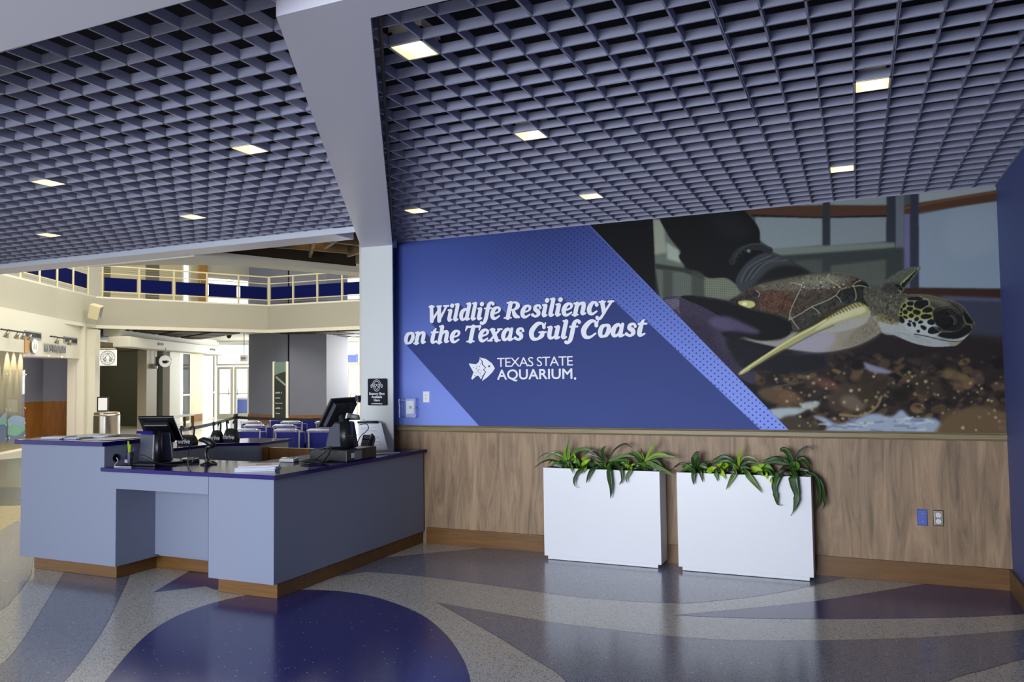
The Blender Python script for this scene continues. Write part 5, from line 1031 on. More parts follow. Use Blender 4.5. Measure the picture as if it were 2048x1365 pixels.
# booklets and papers
cov = [mat('cover_violet', (150, 120, 190), .3), mat('cover_blue', (110, 150, 220), .3), mat('cover_rust', (150, 92, 60), .3), mat('cover_navy', (40, 44, 96), .3), mat('cover_grey', (196, 196, 206), .35), mat('cover_teal', (90, 150, 170), .3)]
def booklet(c, sx, sy, rz, z, th, m_, label, grp, nm='booklet'):
    t = thing(nm, label, 'booklet', (c[0], c[1], z), 0, grp); R = Matrix.Rotation(rz, 3, 'Z')
    MB().obox((c[0], c[1], z+th/2), (sx, sy, th*.9), R).build('pages', M['paper'], t); MB().obox((c[0], c[1], z+th-.0006), (sx*1.01, sy*1.01, .0012), R).obox((c[0], c[1], z+.0006), (sx*1.01, sy*1.01, .0012), R).build('cover', m_, t)
    b = MB().obox((c[0]+.02, c[1]+.02, z+th+.0002), (sx*.5, sy*.4, .0004), R); b.build('cover_picture', cov[2 if m_ is not cov[2] else 4], t)
for k in range(5):
    booklet((-4.03+random.uniform(-.012, .012), -1.85+random.uniform(-.012, .012)), .215, .28, math.radians(-62+k*2.2), ZC+.0075*k, .0072, cov[[4, 1, 4, 3, 4][k]], ['bottom booklet of the pile near the counter front edge', 'second booklet from the bottom of the pile near the counter edge', 'middle booklet of the pile near the counter front edge', 'second booklet from the top of the pile near the counter edge', 'top booklet of the pile near the counter front edge, rust picture on its cover'][k], 'booklets on the low counter')
ZR = 1.0555
for k in range(3): booklet((-6.07+.012*k, -1.93), .21, .14, math.radians(4+k*5), ZR+.006*k, .0058, cov[[3, 0, 0][k]], ['bottom brochure of the violet pile on the raised counter', 'middle brochure of the violet pile on the raised counter', 'top brochure of the violet pile on the raised counter'][k], 'brochures at the raised counter')
for k in range(2): booklet((-5.88, -1.90+.01*k), .15, .12, math.radians(8*k), ZR+.006*k, .0058, cov[[3, 1][k]], ['dark booklet under the light blue one on the raised counter', 'light blue booklet on the raised counter beside the violet pile'][k], 'brochures at the raised counter')
for k in range(3): booklet((-5.80+.02*k, -1.72), .2, .15, math.radians(-6+k*5), ZR+.007*k, .0068, cov[[3, 4, 3][k]], ['bottom dark booklet behind the light blue one on the raised counter', 'grey booklet in the rear pile on the raised counter', 'top dark booklet in the rear pile on the raised counter'][k], 'brochures at the raised counter')
for k in range(4):
    t = thing('paper_sheet', ['lowest white sheet by the raised counter corner', 'white sheet second from below at the raised counter corner', 'white sheet second from top at the raised counter corner', 'topmost white sheet at the raised counter corner'][k], 'paper', (-5.55, -1.85, ZR+.0015*k), 0, 'loose papers on the raised counter')
    MB().obox((-5.56+.035*k-.04, -1.88+.05*(k % 2), ZR+.0015*k+.0007), (.28, .21, .0009), Matrix.Rotation(math.radians(-10+9*k), 3, 'Z')).build('sheet', M['paper'], t)
booklet((-3.86, -.62), .2, .11, math.radians(60), ZC, .005, cov[2], 'rust-coloured flyer lying behind the cash drawer', 'flyers')
booklet((-3.80, -.48), .2, .10, math.radians(75), ZC, .004, cov[4], 'pale flyer lying near the column foot', 'flyers')
# phone
t = thing('desk_phone', 'dark desk phone with grey display behind the cash drawer', 'phone', (-3.93, -.74, ZC)); a = Vector(at_y(719, 898, -.76)); b = Vector(at_y(742, 899, -.74)); c = Vector(at_y(749, 870, -.63)); d = Vector(at_y(726, 869, -.65))
slab4(MB(), [a, b, c, d], (0, .02, -.04)).build('phone_body', M['black'], t, bevel=.006)
u, v = b-a, d-a; n = u.cross(v).normalized()
if n.y > 0: n = -n
slab4(MB(), [a+u*.15+v*.68+n*.001, a+u*.7+v*.68+n*.001, a+u*.7+v*.93+n*.001, a+u*.15+v*.93+n*.001], n*.002).build('phone_display', M['grey'], t)
k = MB()
for i in range(4):
    for j in range(4): o = a+u*(.12+i*.15)+v*(.10+j*.13)+n*.001; slab4(k, [o, o+u*.09, o+u*.09+v*.07, o+v*.07], n*.003)
k.build('keypad', M['silver'], t)
MB().tube([a+u*.85+v*.1-n*.0+n*.012, a+u*.85+v*.95+n*.012], .011, 10).build('handset', M['black2'], t, smooth=True)
# leaning chart on the column
t = thing('wall_chart', 'white printed chart leaning on the column behind the phone', 'chart', (-4.1, -.32, ZC)); a, b, c, d = [Vector(x) for x in (at_y(716, 896, -.34), at_y(775, 899, -.33), at_y(762, 846, -.24), at_y(716, 847, -.25))]
slab4(MB(), [a, b, c, d], (0, .004, 0)).build('chart_board', M['paper'], t); k = MB(); u, v = b-a, d-a
for i in range(14): o = a+u*.1+v*(.12+.055*i)+Vector((0, -.004, 0)); w2 = .75-.018*i-(.2 if i % 4 == 0 else 0); slab4(k, [o, o+u*w2, o+u*w2+v*.012, o+v*.012], (0, .0004, 0))
k.build('printed_lines', mat('print_grey', (150, 154, 176), .7), t)
t = thing('bulldog_clip', 'black clip bar along the top of the leaning chart', 'clip', (-4.12, -.26, 1.08)); a_, b_ = at_y(716, 845, -.26), at_y(756, 845, -.255); MB().tube([a_, b_], .012, 10).build('clip_bar', M['black'], t, smooth=True)
MB().tube([at_y(726, 842, -.265), at_y(727, 838, -.265), at_y(729, 842, -.265)], .002, 5).build('clip_loop', M['steel'], t)

# ------------------------------------------------------------------ bags on the rear counter
def bag(px, py, wd, ht, label, text=True):
    p = at_z(px, py, ZC); x, y = p.x, p.y; t = thing('gift_bag', label, 'bag', (x, y, ZC), 0, 'black logo bags on the rear counter')
    a = MB(); d = .05; n = 12; rings = []
    for z, s, dd in ((0, 1, 1), (.25, 1.04, 1.1), (.6, .98, .9), (.85, .9, .5), (1, .84, .15)): rings.append([(x+wd/2*s*math.copysign(abs(math.cos(u))**.5, math.cos(u)), y+d*dd*math.copysign(abs(math.sin(u))**.5, math.sin(u)), ZC+z*ht*(1-.12*math.sin(2*u)**2*z)) for u in np.linspace(0, 2*math.pi, 20, endpoint=False)])
    for i in range(4):
        for j in range(20): k = (j+1) % 20; a.quad([rings[i][j], rings[i][k], rings[i+1][k], rings[i+1][j]])
    a.quad(rings[0][::-1]); a.quad(rings[4]); a.build('bag_body', M['black2'], t, smooth=True)
    for s in (-1, 1): MB().tube([(x+s*wd*.36, y, ZC+ht*.9), (x+s*wd*.40, y, ZC+ht+.06), (x+s*wd*.33, y-.01, ZC+ht+.085), (x+s*wd*.22, y-.01, ZC+ht+.07), (x+s*wd*.2, y-.01, ZC+ht+.05)], .009, 8, smooth=4).build('handle', M['black2'], t, smooth=True)
    if text: text_mesh('thrive', .068, face_m((x+.01, y-.058, ZC+ht*.36), (1, 0, 0)), 'bag_lettering', M['letter'], t, bold=.0012, shear=.15)
bag(375, 890, .23, .105, 'black logo bag on the rear counter, right behind the left terminal')
bag(434, 884, .13, .125, 'narrow black logo bag in the middle of the rear counter')
bag(463, 884, .17, .145, 'bulky black logo bag at the rear counter beside the barrier post')

# ------------------------------------------------------------------ blue rental pushchairs in rows
def pushchair(loc, rz, label):
    t = thing('rental_pushchair', label, 'pushchair', (0, 0, 0), 0, 'blue rental pushchairs parked behind the desk')
    WD, HT = .44, .84
    a = MB(); a.hexa([(-WD/2, -.02, .30), (WD/2, -.02, .30), (WD/2, .05, .30), (-WD/2, .05, .30), (-WD/2+.01, .0, HT+.015), (WD/2-.01, .0, HT+.015), (WD/2-.01, .06, HT+.015), (-WD/2+.01, .06, HT+.015)]); a.build('back_shell', M['rblue'], t, bevel=.015)
    for s in (-1, 1): MB().hexa([(s*WD/2-.012, .03, .30), (s*WD/2+.012, .03, .30), (s*WD/2+.012, .34, .30), (s*WD/2-.012, .34, .30), (s*WD/2-.012, .04, HT-.12), (s*WD/2+.012, .04, HT-.12), (s*WD/2+.012, .20, .55), (s*WD/2-.012, .20, .55)]).build('side_panel', M['rblue'], t, bevel=.006)
    MB().box(-WD/2+.02, .04, .30, WD/2-.02, .34, .34).build('seat', M['rblue'], t, bevel=.008)
    MB().tube([(-WD*.36, -.03, .12), (-WD*.37, -.035, HT), (-WD*.40, -.06, HT+.035), (-WD*.30, -.075, HT+.045), (WD*.30, -.075, HT+.045), (WD*.40, -.06, HT+.035), (WD*.37, -.035, HT), (WD*.36, -.03, .12)], .011, 8).build('push_handle', M['chrome'], t, smooth=True)
    MB().tube([(-WD*.3, -.075, HT+.046), (WD*.3, -.075, HT+.046)], .0155, 8).build('grip', M['paper'], t, smooth=True)
    for s in (-1, 1):
        MB().tube([(s*.10, -.03, .52), (s*.105, -.035, .40), (s*.10, -.03, .31)], .009, 6).build('bracket', M['black2'], t)
        for y in (-.03, .36): w_ = MB().lathe([(.02, -.014), (.085, -.014), (.09, 0), (.085, .014), (.02, .014)], (s*WD*.40, y, .09), 20, R=Matrix.Rotation(math.radians(90), 3, 'Y')).build('wheel', M['black2'], t, smooth=False); MB().lathe([(.03, -.017), (.03, .017)], (s*WD*.40, y, .09), 12, R=Matrix.Rotation(math.radians(90), 3, 'Y')).build('hub', M['silver'], w_)
    return t
pc0 = pushchair(None, 0, '')
spots = []
for r, (yy_, ims) in enumerate([(1.75, (508, 577, 636)), (2.55, (520, 572, 655)), (3.35, (512, 585, 648)), (4.1, (562, 612))]):
    for im in ims:
        q = at_y(im, 860, yy_); spots.append((q.x, yy_+(im-570)*.0012, r))
nm = ['left', 'middle', 'right']; rw = ['front', 'second', 'third', 'last']
seen = {}
for i, (x, y, r) in enumerate(spots):
    k = seen.get(r, 0); seen[r] = k+1
    lb = 'blue pushchair with chrome handle, %s one in the %s row behind the desk' % (nm[k] if r < 3 else ('left', 'right')[k], rw[r])
    if i == 0: pc0.location = (x, y, 0); pc0.rotation_euler = (0, 0, .22); pc0['label'] = lb
    else: dup(pc0, (x, y, 0), .22, lb)
# barrier posts and belts
def post(x, y, label):
    t = thing('barrier_post', label, 'barrier post', (x, y, 0), 0, 'belt barrier posts')
    MB().tube([(x, y, .02), (x, y, .97)], .032, 20).build('pole', M['slate'], t, smooth=True); MB().lathe([(.18, 0), (.18, .015), (.06, .035), (.035, .04)], (x, y, .002), 28).build('foot', M['slate'], t)
    MB().lathe([(.038, 0), (.038, .075), (.02, .085)], (x, y, .915), 20).build('belt_head', M['black'], t); return (x, y)
A_ = post(-9.23, 3.50, 'dark barrier post between the bags and the exit doors'); B_ = post(-7.3, .15, 'barrier post hidden behind the left terminal screen'); C_ = post(-6.75, 3.75, 'barrier post behind the right terminal screen')
def belt(P, Q, label):
    t = thing('barrier_belt', label, 'belt', (P[0], P[1], .95), 0, 'black retractable belts'); d = Vector((Q[0]-P[0], Q[1]-P[1], 0)).normalized(); n = Vector((-d.y, d.x, 0)); b = MB(); N_ = 12
    for i in range(N_):
        a0, a1 = i/N_, (i+1)/N_; f = lambda s: (P[0]+(Q[0]-P[0])*s, P[1]+(Q[1]-P[1])*s, .955-.03*math.sin(math.pi*s)); u, v = f(a0), f(a1)
        slab4(b, [(u[0], u[1], u[2]-.045), (v[0], v[1], v[2]-.045), (v[0], v[1], v[2]), (u[0], u[1], u[2])], n*.003)
    b.build('webbing', M['black2'], t)
belt(A_, B_, 'black belt running from the middle barrier post forward to the left terminal'); belt(A_, C_, 'black belt running right in front of the grey tower')
# ------------------------------------------------------------------ atrium hall behind
ZB, ZT = 3.17, 4.13
V0, V1, V2, V3 = (-18.21, 5.55), (-20.832, 10.154), (-18.37, 14.80), (-11.0, 15.1)
VM = (V0[0]+(V0[0]-V1[0])*.9, V0[1]+(V0[1]-V1[1])*.9)
PA, PB = (-17.7, 5.27), (-21.25, 10.45)            # line of the restroom wall
def lp2(P, Q, s): L = math.hypot(Q[0]-P[0], Q[1]-P[1]); return (P[0]+(Q[0]-P[0])*s/L, P[1]+(Q[1]-P[1])*s/L)
def out2(P, Q, p, d):                                # move p away from the camera side of line PQ
    ex, ey = Q[0]-P[0], Q[1]-P[1]; L = math.hypot(ex, ey); nx, ny = -ey/L, ex/L
    if nx*(CAM.x-P[0])+ny*(CAM.y-P[1]) > 0: nx, ny = -nx, -ny
    return (p[0]+nx*d, p[1]+ny*d)
for i, (P, Q) in enumerate(((VM, V1), (V1, V2), (V2, V3))): struct(MB().wallseg(P, Q, ZB, ZT, .22), 'wall_balcony_%s' % ('left', 'middle', 'right')[i], M['cream'])
# soffit slab and its dark coffers
SL = MB(); SL.prism([VM, V1, V2, V3, (-8.5, 24), (-26.5, 24), (-34, 12), (-30, -4), (-17, -1)], ZB+.10, ZT-.05); struct(SL, 'slab_upper_floor', M['cream'])
co = MB()
for (P, Q) in ((V1, V2), (V2, V3)):
    L = math.hypot(Q[0]-P[0], Q[1]-P[1]); n = int(L/1.15)
    for k in range(n):
        a, b = lp2(P, Q, k*1.15+.12), lp2(P, Q, k*1.15+1.05)
        for j in range(3):
            d0, d1 = .5+j*1.5, .5+j*1.5+1.3; co.prism([out2(P, Q, a, d0), out2(P, Q, b, d0), out2(P, Q, b, d1), out2(P, Q, a, d1)], ZB-.02, ZB+.09)
struct(co, 'ceiling_coffers', M['bronze'])
# railings
def railing(P, Q, s0, n, label, step=1.03, skip_last=False):
    b0 = lp2(P, Q, s0); t = thing('balcony_railing', label, 'railing', (b0[0], b0[1], ZT), 0, 'balcony railings'); inn = lambda s: out2(P, Q, lp2(P, Q, s), .08)
    for k in range(n): x, y = inn(s0+k*step); MB().box(x-.022, y-.022, ZT, x+.022, y+.022, ZT+.95).build('rail_post', M['cream2'], t)
    a, b = inn(s0-.05), inn(s0+(n-1)*step+.05)
    MB().tube([(*a, ZT+.95), (*b, ZT+.95)], .026, 8).build('top_rail', M['cream2'], t)
    m_ = MB()
    for z in (ZT+.72, ZT+.16): m_.tube([(*a, z), (*b, z)], .016, 6)
    m_.build('mid_rail', M['cream2'], t, label='two thin lower rails')
    w_ = MB()
    for z in (ZT+.87, ZT+.80, ZT+.09): w_.tube([(*a, z), (*b, z)], .006, 5)
    w_.build('wire', M['grey'], t)
    for k in range(n-1):
        p, q = inn(s0+k*step+.06), inn(s0+(k+1)*step-.06); MB().wallseg(p, q, ZT+.19, ZT+.60, .012).build('fabric_panel', M['navyfab'], t)
railing(V0, V1, .06, 6, 'cream balcony railing with blue panels, left stretch above the restrooms', .965)
railing(V1, V2, .17, 6, 'cream balcony railing with blue panels, middle stretch above the cafe opening', 1.03)
railing(V2, V3, .02, 7, 'cream balcony railing with blue panels, right stretch in front of the grey tower', .97)
t = thing('loudspeaker', 'small cream loudspeaker mounted on the balcony corner', 'loudspeaker', (-20.7, 10.0, 3.5)); R = Matrix.Rotation(.5, 3, 'Z') @ Matrix.Rotation(.28, 3, 'X') @ Matrix.Rotation(.3, 3, 'Y'); c = at_y(191, 624, 9.55)
MB().obox(c, (.30, .24, .42), R).build('speaker_box', M['cream2'], t, bevel=.02); MB().obox(Vector(c)+R @ Vector((.155, -.02, 0)), (.01, .19, .36), R).build('speaker_grille', M['grey'], t); MB().tube([c, (-20.9, 10.4, 3.6)], .03, 8).build('bracket', M['grey'], t)

# restroom wall
W = lambda s: lp2(PA, PB, s); wl = MB()
wl.wallseg(W(-6), W(1.15), 2.28, ZB+.1, .3).wallseg(W(1.15), W(5.02), 2.235, ZB+.1, .3).wallseg(W(5.02), W(6.17), 0, ZB+.1, .33); struct(wl, 'wall_restroom', M['cream'])
struct(MB().wallseg(out2(PA, PB, W(5.0), -.12), out2(PA, PB, W(6.17), -.12), 0, ZB+.1, .2), 'column_restroom', M['cream'])
struct(MB().wallseg(W(-6), W(1.13), 0, 2.28, .3), 'wall_concrete', M['concrete'])
o2 = lambda s, d: out2(PA, PB, W(s), d)
struct(MB().wallseg(o2(1.0, 1.9), o2(5.4, 1.1), 0, 1.02, .1).wallseg(o2(5.4, 1.1), o2(5.4, .33), 0, 1.02, .1).prism([o2(1.15, .31), o2(1.15, 3.2), o2(1.05, 3.2), o2(1.05, .31)], 0, 1.02), 'wall_recess_wainscot', M['amberv'])
struct(MB().wallseg(o2(1.0, 1.9), o2(5.4, 1.1), 1.02, 2.6, .12).wallseg(o2(5.4, 1.1), o2(5.4, .33), 1.02, 2.6, .12).prism([o2(1.15, .31), o2(1.15, 3.2), o2(1.05, 3.2), o2(1.05, .31)], 1.02, 2.4), 'wall_recess', M['greyblue'])
struct(MB().prism([o2(1.0, .3), o2(5.6, .3), o2(5.6, 3.4), o2(1.0, 3.4)], 2.26, 2.34), 'ceiling_recess', M['beam'])
t = thing('restroom_downlight', 'small lit downlight in the restroom alcove ceiling', 'ceiling light', (*o2(1.7, .8), 2.25)); MB().lathe([(.09, 0), (.09, .012)], (*o2(1.7, .8), 2.245), 20).build('lens', M['warm'], t)
ex = Vector((PB[0]-PA[0], PB[1]-PA[1], 0)).normalized(); nn = Vector((*out2(PA, PB, PA, -1), 0))-Vector((*PA, 0))      # nn points to the hall
def wf(s, z, d=.012): p = W(s); return Vector((p[0], p[1], z))+nn*d
def frame_m(P, Q, s, z, d): p = lp2(P, Q, s); e = Vector((Q[0]-P[0], Q[1]-P[1], 0)).normalized(); q = out2(P, Q, p, -d); return face_m((q[0], q[1], z), e)
t = thing('restroom_sign', 'round backlit restroom sign with two figures on a tan bracket', 'sign', tuple(wf(1.66, 2.44)))
MB().wallseg(o2(1.18, -.02), o2(1.45, -.02), 2.27, 2.66, .02).build('bracket', M['door'], t)
Rn = face_m((0, 0, 0), ex).to_3x3()
MB().lathe([(.19, .03), (.19, .055), (.172, .06)], tuple(wf(1.66, 2.46, 0)), 32, R=Rn).build('rim', M['grey'], t); MB().lathe([(.172, .0), (.172, .004)], tuple(wf(1.66, 2.46, .058)), 32, R=Rn).build('sign_face', mat('lit_sign', (250, 240, 205), .5, emis=(255, 240, 190), estr=.5), t)
fg = MB()
for dx in (-.06, .06):
    c = wf(1.66+dx, 2.54, .066); fg.lathe([(.022, 0), (.022, .003)], tuple(c), 12, R=Rn); a, b = wf(1.66+dx-.035, 2.37, .066), wf(1.66+dx+.035, 2.37, .066); c1, d1 = wf(1.66+dx+.03, 2.51, .066), wf(1.66+dx-.03, 2.51, .066); fg.hexa([a, b, c1, d1]+[p+nn*.003 for p in (a, b, c1, d1)])
fg.build('figures', M['grey'], t)
t = thing('restroom_lettering', 'raised grey letters spelling RESTROOM above the alcove', 'lettering', tuple(wf(3.05, 2.45))); text_mesh('RESTROOM', .30, frame_m(PA, PB, 3.08, 2.44, .03), 'letters', M['grey'], t, space=1.05, depth=.012, xs=.9)
# vents
for s0, s1, lb in ((1.18, 2.18, 'dark slotted air vent left above the restroom alcove'), (3.72, 4.74, 'dark slotted air vent right above the restroom alcove')):
    t = thing('air_vent', lb, 'vent', tuple(wf((s0+s1)/2, 2.73)), 0, 'vents above the restroom alcove'); MB().wallseg(o2(s0, -.02), o2(s1, -.02), 2.64, 2.82, .018).build('vent_frame', M['grey'], t); MB().wallseg(o2(s0+.07, -.028), o2(s1-.07, -.028), 2.675, 2.785, .01).build('vent_slots', M['black2'], t)
# track spotlights
def track(s0, s1, heads, lb, aim):
    t = thing('lighting_track', lb, 'track light', tuple(wf(s0, 2.76)), 0, 'track spotlights on the restroom wall'); MB().tube([wf(s0, 2.73, .22), wf(s1, 2.73, .22)], .02, 6).build('rail', M['black'], t)
    MB().tube([wf((s0+s1)/2, 2.73, .22), wf((s0+s1)/2, 2.78, 0)], .012, 6).build('wall_arm', M['black'], t)
    for s in heads:
        a, b = wf(s, 2.71, .22), wf(s, 2.57, .17); h = MB().tube([a, b], [.028, .058], 14).build('spot_head', M['steel'], t, smooth=True); MB().tube([b+(a-b)*.06, b+(a-b)*.02], .05, 14).build('spot_lens', M['warm'], h)
        l = bpy.data.lights.new('spot', 'SPOT'); l.energy = 150 if aim else 80; l.spot_size = math.radians(34); l.spot_blend = .35; l.color = (1, .86, .58); l.shadow_soft_size = .03
        o = bpy.data.objects.new('spot_beam', l); COL.objects.link(o); o.location = b-Vector((0, 0, .03)); o.rotation_euler = (wf(s, 1.75 if aim else 1.9, 0)-b).to_track_quat('-Z', 'Y').to_euler()
track(-.6, 1.2, (-.25, .28, .62, 1.0), 'black track with four spotlights washing the concrete wall', 1); track(2.2, 3.9, (2.72, 3.62), 'black track with two spotlights above the restroom lettering', 0)
# glass exhibit panels on the concrete
for s0, s1, lb in ((-1.6, .10, 'glass wall panel with a painted wave at far left edge'), (.16, 1.11, 'glass wall panel with a painted green and blue wave beside the restroom alcove')):
    t = thing('glass_panel', lb, 'glass panel', tuple(wf((s0+s1)/2, .9)), 0, 'glass panels on the concrete wall'); MB().wallseg(o2(s0, -.06), o2(s1, -.06), .22, 1.86, .012).build('glass_sheet', M['skyglass'], t)
    def wave(z0, z1, ph, col, d):
        b = MB(); N_ = 14
        for i in range(N_):
            a0, a1 = s0+(s1-s0)*i/N_, s0+(s1-s0)*(i+1)/N_; f = lambda a: z1+.10*math.sin(a*3.2+ph)+.12*(a-s0); b.quad([wf(a0, z0, d), wf(a1, z0, d), wf(a1, f(a1), d), wf(a0, f(a0), d)])
        b.build('painted_wave', col, t)
    wave(.22, .66, .2, mat('wave_blue', (92, 118, 150), .5), .076); wave(.22, .50, 1.0, mat('wave_green', (70, 126, 104), .5), .080); wave(.22, .36, 2.4, mat('wave_navy', (32, 56, 96), .5), .084)
    k = MB()
    for s in (s0+.06, s1-.06):
        for z in (.3, .6, .95, 1.75): k.lathe([(.022, .08), (.022, .1), (.012, .104)], tuple(wf(s, z, 0)), 10, R=Rn)
    k.build('standoff', M['chrome'], t)

# cafe opening, pier line and window wall
QA, QB = (-20.9, 11.0), (-24.5, 18.7)
def seg(px0, px1, z0, z1, m_, nm, t_=.25, P=QA, Q=QB): return struct(MB().wallseg(on_line(px0, P, Q), on_line(px1, P, Q), z0, z1, t_), nm, m_)
seg(190, 199.5, 0, 3.1, M['cream'], 'column_cafe')
seg(293, 313.5, 0, 2.7, mat('grey_tan_pier', (146, 138, 118), .6), 'column_pier', .3)
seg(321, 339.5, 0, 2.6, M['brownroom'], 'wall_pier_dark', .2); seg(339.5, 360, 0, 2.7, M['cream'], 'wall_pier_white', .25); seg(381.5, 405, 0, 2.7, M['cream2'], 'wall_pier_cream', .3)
seg(382, 404, 0, .28, M['amberv'], 'baseboard_pier', .02, out2(QA, QB, QA, -.03), out2(QA, QB, QB, -.03)) if False else None
p0, p1 = on_line(382, QA, QB), on_line(404, QA, QB); struct(MB().wallseg(out2(QA, QB, p0, -.03), out2(QA, QB, p1, -.03), 0, .28, .03), 'baseboard_pier', M['amberv'])
dk = [(-21.6, 9.0), (-27.5, 10.5), (-28.3, 15.0), (-22.2, 14.2)]
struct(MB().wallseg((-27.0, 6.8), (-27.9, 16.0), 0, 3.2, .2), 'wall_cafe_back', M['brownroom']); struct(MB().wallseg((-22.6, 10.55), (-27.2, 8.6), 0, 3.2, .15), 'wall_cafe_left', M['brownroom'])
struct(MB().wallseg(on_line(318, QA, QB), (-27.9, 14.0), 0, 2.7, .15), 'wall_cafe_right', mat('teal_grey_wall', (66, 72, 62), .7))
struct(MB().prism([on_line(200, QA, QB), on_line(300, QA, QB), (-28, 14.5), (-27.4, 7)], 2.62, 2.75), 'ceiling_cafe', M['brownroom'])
# bulkhead stepping along towards the doors
b0, b1 = at_z(200, 690, 2.62), at_z(246, 688, 2.62)
K0, K1_ = (-18.9, 9.75), (-24.9, 19.4)
bk = MB(); bk.prism([(-20.9, 10.6), (-20.3, 10.9), (-24.0, 18.9), (-25.1, 18.9)], 2.62, 2.95); bk.prism([(-21.1, 10.6), (-20.7, 10.9), (-24.5, 18.9), (-25.3, 18.9)], 2.95, ZB+.1); struct(bk, 'beam_bulkhead', M['cream'], bevel=.03)
for px, lb in ((320, 'small dark air vent on the bulkhead above the pier'), (424, 'small air vent on the bulkhead near the exit doors')):
    a, b = on_line(px-4, (-20.29, 10.9), (-23.99, 18.9)), on_line(px+6, (-20.29, 10.9), (-23.99, 18.9)); t = thing('bulkhead_vent', lb, 'vent', (a[0], a[1], 2.8)); MB().wallseg(a, b, 2.74, 2.86, .02).build('vent_frame', M['cream2'], t); a2, b2 = out2((-20.29, 10.9), (-23.99, 18.9), a, -.01), out2((-20.29, 10.9), (-23.99, 18.9), b, -.01); MB().wallseg(a2, b2, 2.76, 2.84, .01).build('vent_slots', M['black2'], t)
# windows: frames with glass, daylight beyond
def window(P, Q, z0, z1, nm, bars=(), thick=.06):
    t = MB(); L = math.hypot(Q[0]-P[0], Q[1]-P[1]); w_ = .07
    t.wallseg(P, lp2(P, Q, w_), z0, z1, thick).wallseg(lp2(P, Q, L-w_), Q, z0, z1, thick).wallseg(lp2(P, Q, w_), lp2(P, Q, L-w_), z1-w_, z1, thick).wallseg(lp2(P, Q, w_), lp2(P, Q, L-w_), z0, z0+w_, thick)
    for z in bars: t.wallseg(lp2(P, Q, w_), lp2(P, Q, L-w_), z-.03, z+.03, thick)
    o = struct(t, nm, M['frame']); g = MB().wallseg(out2(P, Q, lp2(P, Q, w_), .025), out2(P, Q, lp2(P, Q, L-w_), .025), z0+w_, z1-w_, .01).build('pane', M['skyglass'], o); return o
window(on_line(360, QA, QB), on_line(381.5, QA, QB), 0, 2.66, 'window_1', (1.05,)); window(on_line(405, QA, QB), on_line(430, QA, QB), 0, 3.2, 'window_2', (1.1,))
DA, DB = (-24.5, 18.7), (-12.5, 24.2)
dl = lambda px: on_line(px, DA, DB)
for i, (a, b) in enumerate(((434, 466), (468, 500))):
    P, Q = dl(a), dl(b); L = math.hypot(Q[0]-P[0], Q[1]-P[1]); t = MB(); w_ = .11
    t.wallseg(P, lp2(P, Q, w_), 0, 2.15, .05).wallseg(lp2(P, Q, L-w_), Q, 0, 2.15, .05).wallseg(lp2(P, Q, w_), lp2(P, Q, L-w_), 2.05, 2.15, .05).wallseg(lp2(P, Q, w_), lp2(P, Q, L-w_), 0, .2, .05).wallseg(lp2(P, Q, w_), lp2(P, Q, L-w_), 1.0, 1.05, .05)
    o = struct(t, 'door_%d' % (i+1), M['frame']); MB().wallseg(out2(P, Q, lp2(P, Q, w_), .02), out2(P, Q, lp2(P, Q, L-w_), .02), .2, 2.05, .01).build('pane', M['skyglass'], o)
    hx = lp2(P, Q, L-.16 if i == 0 else .16); h = out2(P, Q, hx, -.05); MB().tube([(h[0], h[1], .95), (h[0], h[1], 1.25)], .015, 8).build('door_handle', M['grey'], o)
window(dl(432), dl(500), 2.2, 3.25, 'window_3'); window(dl(500), dl(656), 0, 3.25, 'window_4', (1.1, 2.2))
window(dl(656), dl(668), 0, 3.25, 'window_5'); window(dl(669), dl(722), 2.2, 3.25, 'window_6'); window(dl(669), dl(695), 0, 2.2, 'window_7'); window(dl(695), dl(722), 0, 2.2, 'window_8'); window(dl(722), DB, 0, 3.25, 'window_9')
# blue shapes outdoors seen through the glass
for (a, b, z0, z1, lb) in ((474, 494, .42, .8, 'blue planter wall outdoors seen through the exit doors'), (676, 712, 2.3, 2.75, 'pale blue awning outdoors seen through the right windows')):
    DP, DQ = (DA[0]-1.2, DA[1]+2.6), (DB[0]-1.2, DB[1]+2.6); P, Q = on_line(a, DP, DQ), on_line(b, DP, DQ); t = thing('outdoor_awning' if z0 > 1 else 'outdoor_planter', lb, 'awning' if z0 > 1 else 'planter', (P[0], P[1], z0 if z0 > 1 else 0))
    MB().wallseg(P, Q, z0 if z0 > 1 else 0, z1, .6).build('body', mat('outdoor_blue', (96, 120, 210), .6), t, bevel=.02)
    MB().wallseg(out2(P, Q, P, -.03), out2(P, Q, Q, -.03), z1-.08, z1, .66).build('top_edge', M['paper'], t)
    if z0 > 1:
        for e_ in (P, Q): f_ = out2(P, Q, e_, .3); MB().tube([(f_[0], f_[1], 0), (f_[0], f_[1], z0+.05)], .04, 8).build('awning_post', M['frame'], t)
# grey tower (lift shaft)
TL, TM = (-20.67, 16.44), (-18.15, 15.62); TR = on_line(653, (-18.15, 15.62), (-15.6, 17.2)); TRb = (TR[0]-.8, TR[1]+2.4)
tw = MB(); tw.prism([TL, TM, TR, TRb, (TL[0]+.3, TL[1]+2.6)], .32, 7.6); struct(tw, 'wall_tower', M['greyblue'])
struct(MB().prism([(TL[0]-.02, TL[1]-.02), (TM[0], TM[1]-.04), (TR[0]+.03, TR[1]), TRb, (TL[0]+.3, TL[1]+2.6)], 0, .32), 'baseboard_tower', M['amberv'])
struct(MB().box(TM[0]-.02, TM[1]-.025, .3, TM[0]+.02, TM[1]+.02, 7.6), 'trim_tower_joint', M['ink'])
